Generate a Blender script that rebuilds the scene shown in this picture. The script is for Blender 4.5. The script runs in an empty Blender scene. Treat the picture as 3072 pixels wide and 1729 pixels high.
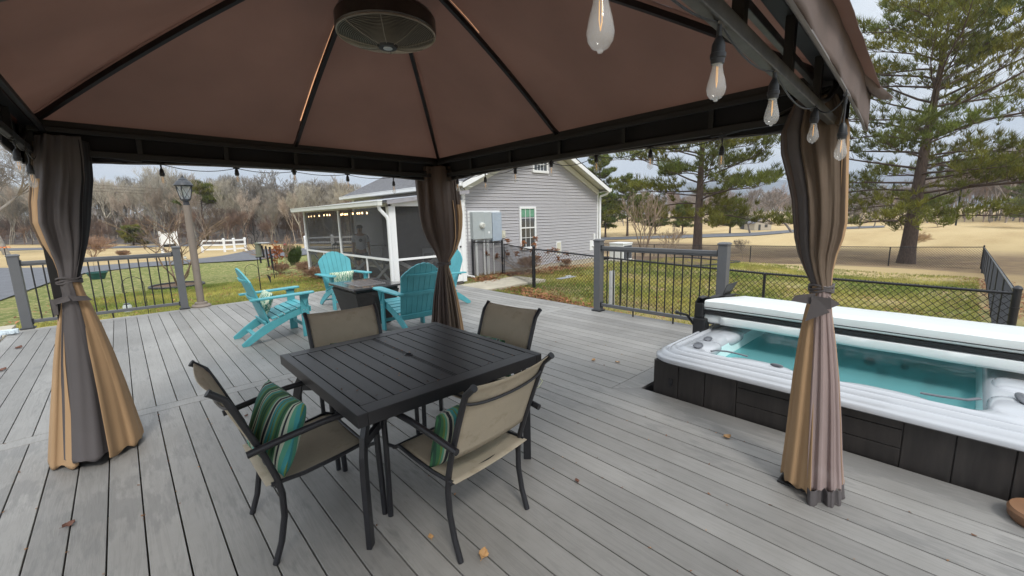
import bpy, math, random
import numpy as np
from mathutils import Vector, Matrix, Euler
random.seed(7); rng=np.random.default_rng(7)
C=bpy.context.scene.collection
sin,cos,pi=math.sin,math.cos,math.pi
# ------------------------------------------------------------------ camera frame (metres, deck top z=0)
EYE=Vector((0,0,1.55)); F=1269.05
CR=((0.7338982,-0.1305966,0.6665868),(-0.6788283,-0.1060541,0.7265980),(-0.0241970,-0.9857470,-0.1664856))
PXS=3072/2576
def ray(x,y):
    a,b=(x*PXS-1536)/F,(y*PXS-864.5)/F
    return Vector([r[0]*a+r[1]*b+r[2] for r in CR])
def G(x,y,z=0.):
    d=ray(x,y); t=(z-EYE.z)/d.z; return EYE+d*t
def onplane(x,y,P,Q):
    d=ray(x,y); ux,uy=Q[0]-P[0],Q[1]-P[1]; nx,ny=-uy,ux
    t=(nx*P[0]+ny*P[1])/(nx*d.x+ny*d.y); return EYE+d*t
# ------------------------------------------------------------------ terrain
CP=np.array([(-3,10.5,-.30),(0,10.6,-.42),(3,10.6,-.45),(6,10,-.45),(8.5,11,-.42),(12,11,-.5),(16,11,-.55),(8.5,8.2,-.5),(8.5,4.5,-.62),(8.6,-.5,-.85),
 (7,2,-.7),(-3,5,-.3),(-3,0,-.4),(20,8,-.95),(21.3,12.3,-.9),(26,12,-1.35),(28.4,15.6,-1.9),(31,9.5,-1.95),(34.5,-.5,-1.9),(22,3,-1.25),(15,1,-1.0),(14,6,-.85),
 (37,16,-2.2),(39,3,-2.2),(60,12,-2.7),(60,40,-2.6),(100,30,-3),(100,100,-3),(200,60,-3),(60,-30,-2.6),(20,-10,-1.3),(120,-20,-3),(300,-50,-3),(300,300,-3),
 (2,20,-.8),(4,27,-1.0),(-6,18,-.7),(-12,30,-1.1),(8,50,-1.4),(0,98,-1.6),(18,62,-1.6),(6,15,-.5),(9,22,-.7),(20,30,-1.1),(-40,60,-1.6),(-40,200,-1.6),(40,200,-2.2),(0,300,-1.8),(-40,0,-.8)])
def zg_np(x,y):
    x=np.asarray(x,float)[...,None]; y=np.asarray(y,float)[...,None]
    d=np.sqrt((x-CP[:,0])**2+(y-CP[:,1])**2)+.6
    w=1/d**3; return (w*CP[:,2]).sum(-1)/w.sum(-1)
def zg(x,y): return float(zg_np(x,y))
def T(px,py,dz=0.):
    d=ray(px,py); t0=2.
    t=t0; prev=t
    while t<600:
        p=EYE+d*t
        if p.z<zg(p.x,p.y): break
        prev=t; t*=1.05
    a,b=prev,t
    for _ in range(18):
        m=(a+b)/2; p=EYE+d*m
        if p.z<zg(p.x,p.y): b=m
        else: a=m
    p=EYE+d*b; p.z=zg(p.x,p.y)+dz; return p
# ------------------------------------------------------------------ materials
def nt(name):
    m=bpy.data.materials.new(name); m.use_nodes=True; n=m.node_tree.nodes; l=m.node_tree.links
    return m,n,l,n['Principled BSDF']
def ramp(n,stops):
    r=n.new('ShaderNodeValToRGB'); e=r.color_ramp.elements
    while len(e)<len(stops): e.new(.5)
    for i,(p,c) in enumerate(stops): e[i].position=p; e[i].color=(*c,1)
    return r
def coords(n,l,scale=(1,1,1),obj=True,rot=(0,0,0)):
    tc=n.new('ShaderNodeTexCoord'); mp=n.new('ShaderNodeMapping'); mp.inputs['Scale'].default_value=scale; mp.inputs['Rotation'].default_value=rot
    l.new(tc.outputs['Object' if obj else 'Generated'],mp.inputs[0]); return mp.outputs[0]
def noise(n,l,vec,scale,detail=4,rough=.55,dist=0):
    t=n.new('ShaderNodeTexNoise'); t.inputs['Scale'].default_value=scale; t.inputs['Detail'].default_value=detail
    t.inputs['Roughness'].default_value=rough; t.inputs['Distortion'].default_value=dist
    l.new(vec,t.inputs['Vector']); return t
def mixc(n,l,fac,a,b,mode='MIX'):
    m=n.new('ShaderNodeMix'); m.data_type='RGBA'; m.blend_type=mode
    for s,v in ((m.inputs[0],fac),(m.inputs[6],a),(m.inputs[7],b)):
        if isinstance(v,(int,float)): s.default_value=v
        elif isinstance(v,tuple): s.default_value=(*v[:3],1)
        else: l.new(v,s)
    return m.outputs[2]
def bump(n,l,h,strength=.3,dist=.01,b=None):
    bp=n.new('ShaderNodeBump'); bp.inputs['Strength'].default_value=strength; bp.inputs['Distance'].default_value=dist
    l.new(h,bp.inputs['Height']); l.new(bp.outputs[0],b.inputs['Normal'])
def M(name,col,rough=.6,metal=0.,var=.12,vs=6.,bs=0.,bscale=60.,stretch=(1,1,1),spec=.5,attr=False,coat=0,dirt=None):
    m,n,l,b=nt(name)
    b.inputs['Roughness'].default_value=rough; b.inputs['Metallic'].default_value=metal; b.inputs['Specular IOR Level'].default_value=spec
    b.inputs['Coat Weight'].default_value=coat
    v=coords(n,l,stretch)
    t=noise(n,l,v,vs,5)
    lo=tuple(c*(1-var) for c in col); hi=tuple(min(1,c*(1+var)) for c in col)
    r=ramp(n,[(.3,lo),(.7,hi)]); l.new(t.outputs[0],r.inputs[0]); out=r.outputs[0]
    if dirt:
        t2=noise(n,l,v,dirt[0],8,.7); r2=ramp(n,[(dirt[1],(0,0,0)),(dirt[1]+.12,(1,1,1))]); l.new(t2.outputs[0],r2.inputs[0])
        mm=n.new('ShaderNodeMath'); mm.operation='MULTIPLY'; l.new(r2.outputs[0],mm.inputs[0]); mm.inputs[1].default_value=dirt[3] if len(dirt)>3 else .6
        out=mixc(n,l,mm.outputs[0],out,dirt[2])
    if attr:
        a=n.new('ShaderNodeAttribute'); a.attribute_name='tint'
        out=mixc(n,l,1.,out,a.outputs['Color'],'MULTIPLY')
    l.new(out,b.inputs['Base Color'])
    if bs:
        t3=noise(n,l,v,bscale,3); bump(n,l,t3.outputs[0],bs,.01,b)
    return m
def translucent(m,w,col=None):
    n=m.node_tree.nodes; l=m.node_tree.links; b=n['Principled BSDF']; o=n['Material Output']
    t=n.new('ShaderNodeBsdfTranslucent'); mx=n.new('ShaderNodeMixShader'); mx.inputs[0].default_value=w
    if col: t.inputs[0].default_value=(*col,1)
    elif b.inputs['Base Color'].links: l.new(b.inputs['Base Color'].links[0].from_socket,t.inputs[0])
    l.new(b.outputs[0],mx.inputs[1]); l.new(t.outputs[0],mx.inputs[2]); l.new(mx.outputs[0],o.inputs[0]); return m
def seethrough(m,w,tint=(1,1,1)):
    n=m.node_tree.nodes; l=m.node_tree.links; o=n['Material Output']; src=o.inputs[0].links[0].from_socket
    t=n.new('ShaderNodeBsdfTransparent'); t.inputs[0].default_value=(*tint,1); mx=n.new('ShaderNodeMixShader'); mx.inputs[0].default_value=w
    l.new(src,mx.inputs[1]); l.new(t.outputs[0],mx.inputs[2]); l.new(mx.outputs[0],o.inputs[0]); return m
# ------------------------------------------------------------------ mesh builder
class MB:
    def __init__(s): s.v=[]; s.f=[]; s.t=[]; s.cur=None
    def add(s,vs,fs):
        o=len(s.v); s.v+= [tuple(p) for p in vs]; s.f+=[tuple(o+i for i in f) for f in fs]
        if s.cur is not None: s.t+=[s.cur]*len(fs)
    def box(s,x0,x1,y0,y1,z0,z1):
        s.add([(x0,y0,z0),(x1,y0,z0),(x1,y1,z0),(x0,y1,z0),(x0,y0,z1),(x1,y0,z1),(x1,y1,z1),(x0,y1,z1)],
              [(0,3,2,1),(4,5,6,7),(0,1,5,4),(1,2,6,5),(2,3,7,6),(3,0,4,7)])
    def beam(s,p,q,w,h,up=(0,0,1)):
        p,q=Vector(p),Vector(q); d=(q-p).normalized(); up=Vector(up)
        if abs(d.dot(up))>.98: up=Vector((0,1,0))
        a=d.cross(up).normalized()*w/2; b=a.cross(d).normalized()*h/2
        vs=[p-a-b,p+a-b,p+a+b,p-a+b,q-a-b,q+a-b,q+a+b,q-a+b]
        s.add(vs,[(0,3,2,1),(4,5,6,7),(0,1,5,4),(1,2,6,5),(2,3,7,6),(3,0,4,7)])
    def tube(s,pts,r,n=8,cap=True,flat=1.):
        pts=[Vector(p) for p in pts]; k=len(pts); rs=r if isinstance(r,(list,tuple)) else [r]*k
        prev=None; vs=[]
        for i in range(k):
            d=(pts[min(i+1,k-1)]-pts[max(i-1,0)])
            if d.length<1e-9: d=Vector((0,0,1))
            d.normalize()
            if prev is None: u=Vector((0,0,1)) if abs(d.z)<.9 else Vector((1,0,0)); a=d.cross(u).normalized()
            else: a=(prev-d*prev.dot(d)).normalized()
            prev=a; b=d.cross(a)
            for j in range(n):
                t=2*pi*(j+.5)/n; vs.append(pts[i]+a*cos(t)*rs[i]+b*sin(t)*rs[i]*flat)
        fs=[(i*n+j,i*n+(j+1)%n,(i+1)*n+(j+1)%n,(i+1)*n+j) for i in range(k-1) for j in range(n)]
        if cap: fs+=[tuple(range(n-1,-1,-1)),tuple((k-1)*n+j for j in range(n))]
        s.add(vs,fs)
    def lathe(s,prof,n=16,c=(0,0,0),mat=None):
        vs=[];c=Vector(c)
        for r,z in prof:
            for j in range(n):
                t=2*pi*j/n; p=Vector((r*cos(t),r*sin(t),z))
                if mat: p=mat@p
                vs.append(c+p)
        k=len(prof); fs=[(i*n+j,i*n+(j+1)%n,(i+1)*n+(j+1)%n,(i+1)*n+j) for i in range(k-1) for j in range(n)]
        if prof[0][0]>1e-6: fs.append(tuple(range(n-1,-1,-1)))
        if prof[-1][0]>1e-6: fs.append(tuple((k-1)*n+j for j in range(n)))
        s.add(vs,fs)
    def grid(s,P,closed=False):
        R=len(P); K=len(P[0]); vs=[p for row in P for p in row]
        fs=[(i*K+j,i*K+(j+1)%K,(i+1)*K+(j+1)%K,(i+1)*K+j) for i in range(R-1) for j in range(K if closed else K-1)]
        s.add(vs,fs)
    def prism(s,pts,vec):
        pts=[Vector(p) for p in pts]; n=len(pts); vec=Vector(vec)
        s.add(pts+[p+vec for p in pts],[tuple(range(n-1,-1,-1)),tuple(range(n,2*n))]+[(i,(i+1)%n,n+(i+1)%n,n+i) for i in range(n)])
    def build(s,name,mat,parent=None,smooth=False,bevel=0,**kw):
        me=bpy.data.meshes.new(name); me.from_pydata(s.v,[],s.f); me.update()
        if s.t:
            a=me.color_attributes.new('tint','FLOAT_COLOR','CORNER'); arr=[]
            for f,t in zip(s.f,s.t): arr+=[t[0],t[1],t[2],1.]*len(f)
            a.data.foreach_set('color',arr)
        if mat: me.materials.append(mat)
        if smooth:
            me.polygons.foreach_set('use_smooth',[True]*len(me.polygons))
            try: me.set_sharp_from_angle(angle=math.radians(smooth if smooth is not True else 40))
            except Exception: pass
        o=bpy.data.objects.new(name,me); C.objects.link(o)
        if parent: o.parent=parent
        if bevel:
            bv=o.modifiers.new('bevel','BEVEL'); bv.width=bevel; bv.segments=2; bv.limit_method='ANGLE'; bv.angle_limit=math.radians(50)
        for k,v in kw.items(): o[k]=v
        return o
def npmesh(name,V,Fa,mat,parent=None,tint=None,smooth=False,**kw):
    V=np.asarray(V,np.float32); Fa=np.asarray(Fa,np.int32); k=Fa.shape[1]; nf=len(Fa)
    me=bpy.data.meshes.new(name); me.vertices.add(len(V)); me.vertices.foreach_set('co',V.ravel())
    me.loops.add(nf*k); me.loops.foreach_set('vertex_index',Fa.ravel()); me.polygons.add(nf)
    me.polygons.foreach_set('loop_start',np.arange(0,nf*k,k,dtype=np.int32)); me.polygons.foreach_set('loop_total',np.full(nf,k,np.int32))
    me.update(calc_edges=True)
    if tint is not None:
        a=me.color_attributes.new('tint','FLOAT_COLOR','CORNER')
        t=np.repeat(np.concatenate([tint,np.ones((nf,1))],1),k,0).astype(np.float32); a.data.foreach_set('color',t.ravel())
    if smooth: me.polygons.foreach_set('use_smooth',[True]*nf)
    me.materials.append(mat); o=bpy.data.objects.new(name,me); C.objects.link(o)
    if parent: o.parent=parent
    for a,b in kw.items(): o[a]=b
    return o
def thing(name,label,cat,loc=(0,0,0),rz=0,group=None):
    o=bpy.data.objects.new(name,None); C.objects.link(o); o.location=loc; o.rotation_euler=(0,0,rz); o.empty_display_size=.1
    o['label']=label; o['category']=cat
    if group: o['group']=group
    return o
def tag(o,label,cat,group=None):
    o['label']=label; o['category']=cat
    if group: o['group']=group
    return o
def struct(o): o['kind']='structure'; return o
def kids(o): return [c for c in C.objects if c.parent==o]
def dup(root,loc,rz,label,group=None):
    r=root.copy(); C.objects.link(r); r.location=loc; r.rotation_euler=(0,0,rz); r['label']=label
    if group: r['group']=group
    for ch in kids(root):
        c=ch.copy(); C.objects.link(c); c.parent=r
        for g in kids(ch):
            d=g.copy(); C.objects.link(d); d.parent=c
    return r
def rot2(p,a): return (p[0]*cos(a)-p[1]*sin(a),p[0]*sin(a)+p[1]*cos(a))
# ------------------------------------------------------------------ palette
deck_m,n,l,b=nt('composite_deck')
tc=n.new('ShaderNodeTexCoord')
mp=n.new('ShaderNodeMapping'); mp.inputs['Scale'].default_value=(14,.9,1); l.new(tc.outputs['Object'],mp.inputs[0])
at=n.new('ShaderNodeAttribute'); at.attribute_name='tint'
sep=n.new('ShaderNodeSeparateColor'); l.new(at.outputs['Color'],sep.inputs[0])
off=n.new('ShaderNodeCombineXYZ'); mu=n.new('ShaderNodeMath'); mu.operation='MULTIPLY'; mu.inputs[1].default_value=97.; l.new(sep.outputs[1],mu.inputs[0]); l.new(mu.outputs[0],off.inputs[1]); l.new(mu.outputs[0],off.inputs[2])
va=n.new('ShaderNodeVectorMath'); l.new(mp.outputs[0],va.inputs[0]); l.new(off.outputs[0],va.inputs[1])
g1=noise(n,l,va.outputs[0],1.6,4,.6,1.6)
wv=n.new('ShaderNodeMath'); wv.operation='MULTIPLY'; wv.inputs[1].default_value=26.; l.new(g1.outputs[0],wv.inputs[0])
sn=n.new('ShaderNodeMath'); sn.operation='SINE'; l.new(wv.outputs[0],sn.inputs[0])
rr=ramp(n,[(.0,(.90,.90,.90)),(.6,(1,1,1))]); 
ma=n.new('ShaderNodeMapRange'); ma.inputs[1].default_value=-1; l.new(sn.outputs[0],ma.inputs[0]); l.new(ma.outputs[0],rr.inputs[0])
g2=noise(n,l,tc.outputs['Object'],1.1,6,.6); r2=ramp(n,[(.30,(.190,.181,.167)),(.70,(.288,.278,.262))]); l.new(g2.outputs[0],r2.inputs[0])
c1=mixc(n,l,1.,r2.outputs[0],rr.outputs[0],'MULTIPLY')
cc=n.new('ShaderNodeCombineColor'); [l.new(sep.outputs[0],cc.inputs[i]) for i in range(3)]
c2=mixc(n,l,1.,c1,cc.outputs[0],'MULTIPLY')
# damp streaks: blue channel of tint is how worn the board is
mp2=n.new('ShaderNodeMapping'); mp2.inputs['Scale'].default_value=(24,4.5,1); l.new(tc.outputs['Object'],mp2.inputs[0])
g3=noise(n,l,mp2.outputs[0],1.,3,.7); g4=noise(n,l,tc.outputs['Object'],2.2,2)
ad=n.new('ShaderNodeMath'); ad.operation='ADD'; l.new(g3.outputs[0],ad.inputs[0]); l.new(g4.outputs[0],ad.inputs[1])
ad2=n.new('ShaderNodeMath'); ad2.operation='ADD'; l.new(ad.outputs[0],ad2.inputs[0]); l.new(sep.outputs[2],ad2.inputs[1])
r3=ramp(n,[(.365,(0,0,0)),(.42,(1,1,1))]); mr=n.new('ShaderNodeMath'); mr.operation='MULTIPLY'; mr.inputs[1].default_value=.33; l.new(ad2.outputs[0],mr.inputs[0]); l.new(mr.outputs[0],r3.inputs[0])
sf=n.new('ShaderNodeMath'); sf.operation='MULTIPLY'; sf.inputs[1].default_value=.45; l.new(r3.outputs[0],sf.inputs[0])
c3=mixc(n,l,sf.outputs[0],c2,(.115,.112,.108)); l.new(c3,b.inputs['Base Color'])
rg=n.new('ShaderNodeMapRange'); l.new(g2.outputs[0],rg.inputs[0]); rg.inputs[3].default_value=.42; rg.inputs[4].default_value=.62; l.new(rg.outputs[0],b.inputs['Roughness'])
bump(n,l,sn.outputs[0],.12,.002,b)
m_black=M('black_powder_coat',(.016,.016,.019),.38,var=.15,bs=.05,bscale=300)
m_blackdull=M('black_metal',(.014,.014,.015),.5,var=.2)
m_tabletop=M('dark_slat_table',(.022,.021,.023),.40,spec=.35,var=.25,vs=5,dirt=(7,.66,(.10,.095,.09),.5))
m_sling=M('beige_sling',(.50,.43,.325),.85,var=.07,bs=.25,bscale=500,dirt=(5.5,.54,(.30,.235,.155),.55)); translucent(m_sling,.25)
m_teal=M('teal_poly_lumber',(.080,.335,.375),.5,var=.13,vs=4,bs=.08,bscale=60,dirt=(9,.60,(.16,.33,.34),.35))
m_brown=M('brown_canopy_fabric',(.155,.12,.108),.85,var=.11,vs=1.4,bs=.15,bscale=700)
translucent(m_brown,.50)
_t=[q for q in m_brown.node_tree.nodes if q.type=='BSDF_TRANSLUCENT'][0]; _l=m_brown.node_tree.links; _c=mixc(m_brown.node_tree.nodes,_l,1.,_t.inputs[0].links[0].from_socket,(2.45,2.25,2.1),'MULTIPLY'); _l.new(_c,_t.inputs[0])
m_seam=M('sunlit_seam_strip',(.45,.30,.2),.8,var=.5,vs=14); translucent(m_seam,.92,(.95,.66,.46))  # pale translucent strip standing in for sunlight through the seam gap
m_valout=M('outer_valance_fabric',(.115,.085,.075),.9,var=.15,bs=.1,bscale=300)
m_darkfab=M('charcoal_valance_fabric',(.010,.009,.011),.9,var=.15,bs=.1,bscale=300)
m_tan=M('tan_lining_cloth',(.37,.235,.125),.8,var=.07,vs=2,bs=.12,bscale=400)
m_char=M('charcoal_curtain_cloth',(.082,.072,.072),.75,var=.1,vs=2,bs=.12,bscale=400)
m_brncl=M('brown_curtain_cloth',(.075,.052,.042),.7,var=.12,vs=2,bs=.12,bscale=400)
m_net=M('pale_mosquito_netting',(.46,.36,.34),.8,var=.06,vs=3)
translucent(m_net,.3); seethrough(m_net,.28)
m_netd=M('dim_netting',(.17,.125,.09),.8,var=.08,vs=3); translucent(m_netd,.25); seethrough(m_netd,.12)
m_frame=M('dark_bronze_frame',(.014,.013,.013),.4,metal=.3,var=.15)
m_framelit=M('lit_frame_metal',(.07,.07,.066),.45,metal=.2,var=.35,vs=20)  # lighter copy of the dark frame, its lit look put into the colour
m_greypost=M('grey_composite_post',(.105,.107,.112),.5,var=.05)
m_wht=M('white_trim_paint',(.78,.79,.79),.4,var=.03,vs=2)
m_spa=M('spa_acrylic_white',(.43,.445,.47),.12,var=.03,vs=3,coat=.4)
m_spabasin=M('spa_basin_acrylic',(.62,.82,.82),.2,var=.06,vs=2)
m_cover=M('white_spa_cover_vinyl',(.70,.73,.72),.35,var=.04,vs=2,bs=.12,bscale=9)
m_skirt=M('dark_brown_spa_skirt',(.026,.022,.020),.55,var=.35,vs=3,stretch=(8,8,1),bs=.15,bscale=30)
m_grayoval=M('grey_plastic',(.10,.105,.12),.3)
m_jet=M('dark_jet_plastic',(.02,.05,.06),.3)
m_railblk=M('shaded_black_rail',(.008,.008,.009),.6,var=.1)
m_wicker=M('dark_wicker',(.016,.014,.013),.5,var=.3,vs=60,bs=.5,bscale=90)
m_stone=M('dark_glazed_top',(.055,.052,.055),.12,var=.25,vs=8)
m_siding=M('grey_vinyl_siding',(.41,.40,.415),.55,var=.03,vs=1.5)
m_shingle=M('grey_asphalt_shingles',(.15,.15,.16),.9,var=.45,vs=9,stretch=(1,2,1),bs=.4,bscale=40)
m_glass,n,l,b=nt('clear_bulb_glass'); b.inputs['Base Color'].default_value=(.9,.92,.92,1); b.inputs['Roughness'].default_value=.05; b.inputs['Alpha'].default_value=.24; b.inputs['Specular IOR Level'].default_value=.9
m_winglass=M('dark_window_glass',(.05,.055,.06),.06,var=.3,vs=1.,spec=.8)
m_screen,n,l,b=nt('porch_screen_mesh'); b.inputs['Base Color'].default_value=(.05,.05,.052,1); b.inputs['Roughness'].default_value=.7; seethrough(m_screen,.42)
m_filament,n,l,b=nt('amber_filament'); b.inputs['Base Color'].default_value=(.8,.4,.08,1); b.inputs['Emission Color'].default_value=(1,.5,.12,1); b.inputs['Emission Strength'].default_value=.25
m_warm,n,l,b=nt('lit_warm_bulb'); b.inputs['Emission Color'].default_value=(1,.62,.3,1); b.inputs['Emission Strength'].default_value=6.
m_plast=M('black_rubber',(.02,.022,.026),.45,var=.1)
m_conc=M('pale_concrete',(.42,.38,.30),.85,var=.15,vs=4,bs=.2,bscale=60)
m_asph=M('asphalt_drive',(.115,.118,.13),.85,var=.2,vs=2.5,bs=.2,bscale=50)
m_bark=M('pine_bark',(.105,.075,.06),.95,var=.4,vs=6,stretch=(3,3,.6),bs=.9,bscale=14)
m_twig=M('grey_bark',(.25,.225,.195),.95,var=.3,vs=2,attr=True)
m_needle=M('pine_needles',(.12,.155,.030),.75,var=.3,vs=.8,attr=True); translucent(m_needle,.3)
m_grassb=M('grass_blades',(.16,.19,.06),.8,var=.3,vs=1.5,attr=True); translucent(m_grassb,.3)
m_leaf=M('dry_leaves',(.26,.135,.065),.8,var=.4,vs=3,attr=True); translucent(m_leaf,.2)
# ================================================================== GROUND
def axis(lo,hi,fine0,fine1,step,grow):
    a=[fine0]; 
    while a[-1]<fine1: a.append(a[-1]+step)
    s=step
    while a[-1]<hi: s*=grow; a.append(a[-1]+s)
    b=[fine0]; s=step
    while b[-1]>lo: s*=grow; b.append(b[-1]-s)
    return np.array(b[::-1][:-1]+a)
gx=axis(-160,1500,-6,45,.45,1.12); gy=axis(-160,1500,-6,40,.45,1.12)
XX,YY=np.meshgrid(gx,gy,indexing='ij'); ZZ=zg_np(XX,YY)
ZZ+= .02*np.sin(XX*1.3+YY*.7)*np.sin(YY*1.1-XX*.4)
nx,ny=len(gx),len(gy)
# keep the ground well under the deck and the tub
und=(XX>-1.2)&(XX<5.5)&(YY>-4)&(YY<9.7); ZZ=np.where(und,-.85,ZZ)
ii,jj=np.meshgrid(np.arange(nx-1),np.arange(ny-1),indexing='ij')
q=(ii*ny+jj).ravel(); FQ=np.stack([q,q+ny,q+ny+1,q+1],1)
def sstep(a,b,x): t=np.clip((x-a)/(b-a),0,1); return t*t*(3-2*t)
gL=sstep(9.8,12,YY)*(1-sstep(30,38,YY))*sstep(-9,-4,XX)*(1-sstep(9,13,XX))
gR=sstep(6.2,8,XX)*(1-sstep(19,27,XX))*sstep(-3,0,YY)*(1-sstep(10.2,12,YY))*.62
gL2=sstep(27,31,YY)*(1-sstep(36,45,YY))*.35*(1-sstep(8,14,XX))
gM=sstep(14,17,XX)*(1-sstep(23,28,XX))*sstep(9,11,YY)*(1-sstep(17,22,YY))*.8
green=np.clip(gL+gR+gL2+gM,0,1)
dirt=sstep(26,31,XX)*(1-sstep(42,50,XX))*(1-sstep(30,50,YY))+.5*sstep(14,18,XX)*(1-sstep(-1.5,1.5,YY))*(1-sstep(30,40,XX))
dirt=np.clip(dirt,0,1)
m,n,l,b=nt('lawn_and_field')
at=n.new('ShaderNodeAttribute'); at.attribute_name='zone'; sp=n.new('ShaderNodeSeparateColor'); l.new(at.outputs['Color'],sp.inputs[0])
v=coords(n,l)
n1=noise(n,l,v,.75,9,.72); n2=noise(n,l,v,6,9,.8); n3=noise(n,l,v,.06,5,.6,1.); n4=noise(n,l,v,42,3,.7)
vs=coords(n,l,(.035,.16,1),rot=(0,0,.12)); n5=noise(n,l,vs,1.,4,.55)
tan=ramp(n,[(.28,(.36,.235,.10)),(.5,(.55,.41,.21)),(.72,(.62,.48,.26))]); l.new(n5.outputs[0],tan.inputs[0])
tan2=mixc(n,l,.45,tan.outputs[0],mixc(n,l,n2.outputs[0],(.28,.20,.10),(.66,.52,.29)),'MIX')
grn=ramp(n,[(.36,(.085,.135,.028)),(.50,(.20,.225,.065)),(.60,(.50,.42,.20))]); l.new(n2.outputs[0],grn.inputs[0])
a1=n.new('ShaderNodeMath'); a1.operation='MULTIPLY_ADD'; l.new(n1.outputs[0],a1.inputs[0]); a1.inputs[1].default_value=2.6; a1.inputs[2].default_value=-1.3
a2=n.new('ShaderNodeMath'); a2.operation='ADD'; l.new(a1.outputs[0],a2.inputs[0]); l.new(sp.outputs[0],a2.inputs[1])
rg=ramp(n,[(.35,(0,0,0)),(.85,(1,1,1))]); l.new(a2.outputs[0],rg.inputs[0])
gm=n.new('ShaderNodeMath'); gm.operation='MULTIPLY'; l.new(rg.outputs[0],gm.inputs[0]); gs=n.new('ShaderNodeMath'); gs.operation='MULTIPLY'; gs.use_clamp=True; l.new(sp.outputs[0],gs.inputs[0]); gs.inputs[1].default_value=2.2; l.new(gs.outputs[0],gm.inputs[1])
c=mixc(n,l,gm.outputs[0],tan2,grn.outputs[0])
dm=n.new('ShaderNodeMath'); dm.operation='MULTIPLY'; dm.use_clamp=True; l.new(sp.outputs[1],dm.inputs[0]); l.new(n1.outputs[0],dm.inputs[1])
dm2=n.new('ShaderNodeMath'); dm2.operation='MULTIPLY'; dm2.use_clamp=True; dm2.inputs[1].default_value=1.7; l.new(dm.outputs[0],dm2.inputs[0])
c=mixc(n,l,dm2.outputs[0],c,mixc(n,l,n2.outputs[0],(.15,.10,.065),(.34,.245,.16)))
c=mixc(n,l,mixc(n,l,1.,n4.outputs[0],(.55,.55,.55),'MULTIPLY'),c,(.08,.06,.035),'MIX') if False else c
l.new(c,b.inputs['Base Color']); b.inputs['Roughness'].default_value=.95; b.inputs['Specular IOR Level'].default_value=.2
ad=n.new('ShaderNodeMath'); ad.operation='ADD'; l.new(n2.outputs[0],ad.inputs[0]); l.new(n4.outputs[0],ad.inputs[1]); bump(n,l,ad.outputs[0],.9,.06,b)
m_ground=m
go=npmesh('lawn',np.stack([XX,YY,ZZ],-1).reshape(-1,3),FQ,m,smooth=True,kind='structure')
ca=go.data.color_attributes.new('zone','FLOAT_COLOR','POINT'); ca.data.foreach_set('color',np.stack([green,dirt,0*green,0*green+1],-1).reshape(-1).astype(np.float32))
def interp(L,t):
    k=t*(len(L)-1); i=min(int(k),len(L)-2); f=k-i; return (L[i][0]*(1-f)+L[i+1][0]*f,L[i][1]*(1-f)+L[i+1][1]*f)
def strip(name,near,far,mat,N=70,Mm=14,dz=.035,px=True):
    A=[];B=[]
    for i in range(N+1):
        a=interp(near,i/N); bb=interp(far,i/N)
        A.append(T(*a) if px else Vector((a[0],a[1],0))); B.append(T(*bb) if px else Vector((bb[0],bb[1],0)))
    P=[]
    for i in range(N+1):
        r=[]
        for j in range(Mm+1):
            p=A[i].lerp(B[i],j/Mm); p.z=zg(p.x,p.y)+dz+.02; r.append(p)
        P.append(r)
    mb=MB(); mb.grid(P); return struct(mb.build(name,mat,smooth=True))
strip('driveway',[(-150,800),(0,760),(62,737),(130,712),(220,688),(358,674),(481,665),(645,656),(723,647),(800,640)],
      [(-150,690),(0,676),(62,676),(130,675),(220,672),(358,662),(481,655),(560,645),(640,629),(800,625)],m_asph,90,26)
strip('road',[(-200,636),(0,632),(230,627),(420,622),(560,618)],[(-200,630),(0,626),(230,622),(420,617.5),(560,614)],m_asph,60,6)
strip('cart_path',[(1500,605),(1620,602),(1760,599),(1900,594),(2030,583),(2130,577),(2225,573)],[(1500,599),(1620,595),(1760,591),(1900,586),(2010,578),(2110,572),(2225,568.5)],m_asph,80,6,.06)
# distant ridge and hill: real relief far behind the field
def ridge(name,p0,p1,h,depth,mat,seed,nseg=120,rows=10):
    rg_=np.random.default_rng(seed); P=[]; p0=Vector(p0);p1=Vector(p1); d=(p1-p0); nrm=Vector((-d.y,d.x,0)).normalized()
    if nrm.dot(p0)<0: nrm=-nrm
    ph=rg_.uniform(0,6,6)
    for r in range(rows+1):
        t=r/rows; row=[]
        for i in range(nseg+1):
            s=i/nseg; e=h*(.72+.16*sin(3.1*s+ph[0])+.08*sin(9*s+ph[1])+.03*sin(31*s+ph[2])+.012*sin(97*s+ph[3]))*min(1,s*6,(1-s)*6)
            p=p0+d*s+nrm*(depth*t); p.z=-3+e*sin(min(1,t*1.0)*pi/2)*(1-.0*t); row.append(p)
        P.append(row)
    mb=MB(); mb.grid(P); return struct(mb.build(name,mat,smooth=True))
m_hill=M('far_wooded_hill',(.115,.13,.15),.95,var=.25,vs=.02,bs=.6,bscale=.08)  # blue-grey puts distance haze into the hill's own colour
ridge('hill',(1250,900,0),(1500,-420,0),130,260,m_hill,3)
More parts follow.
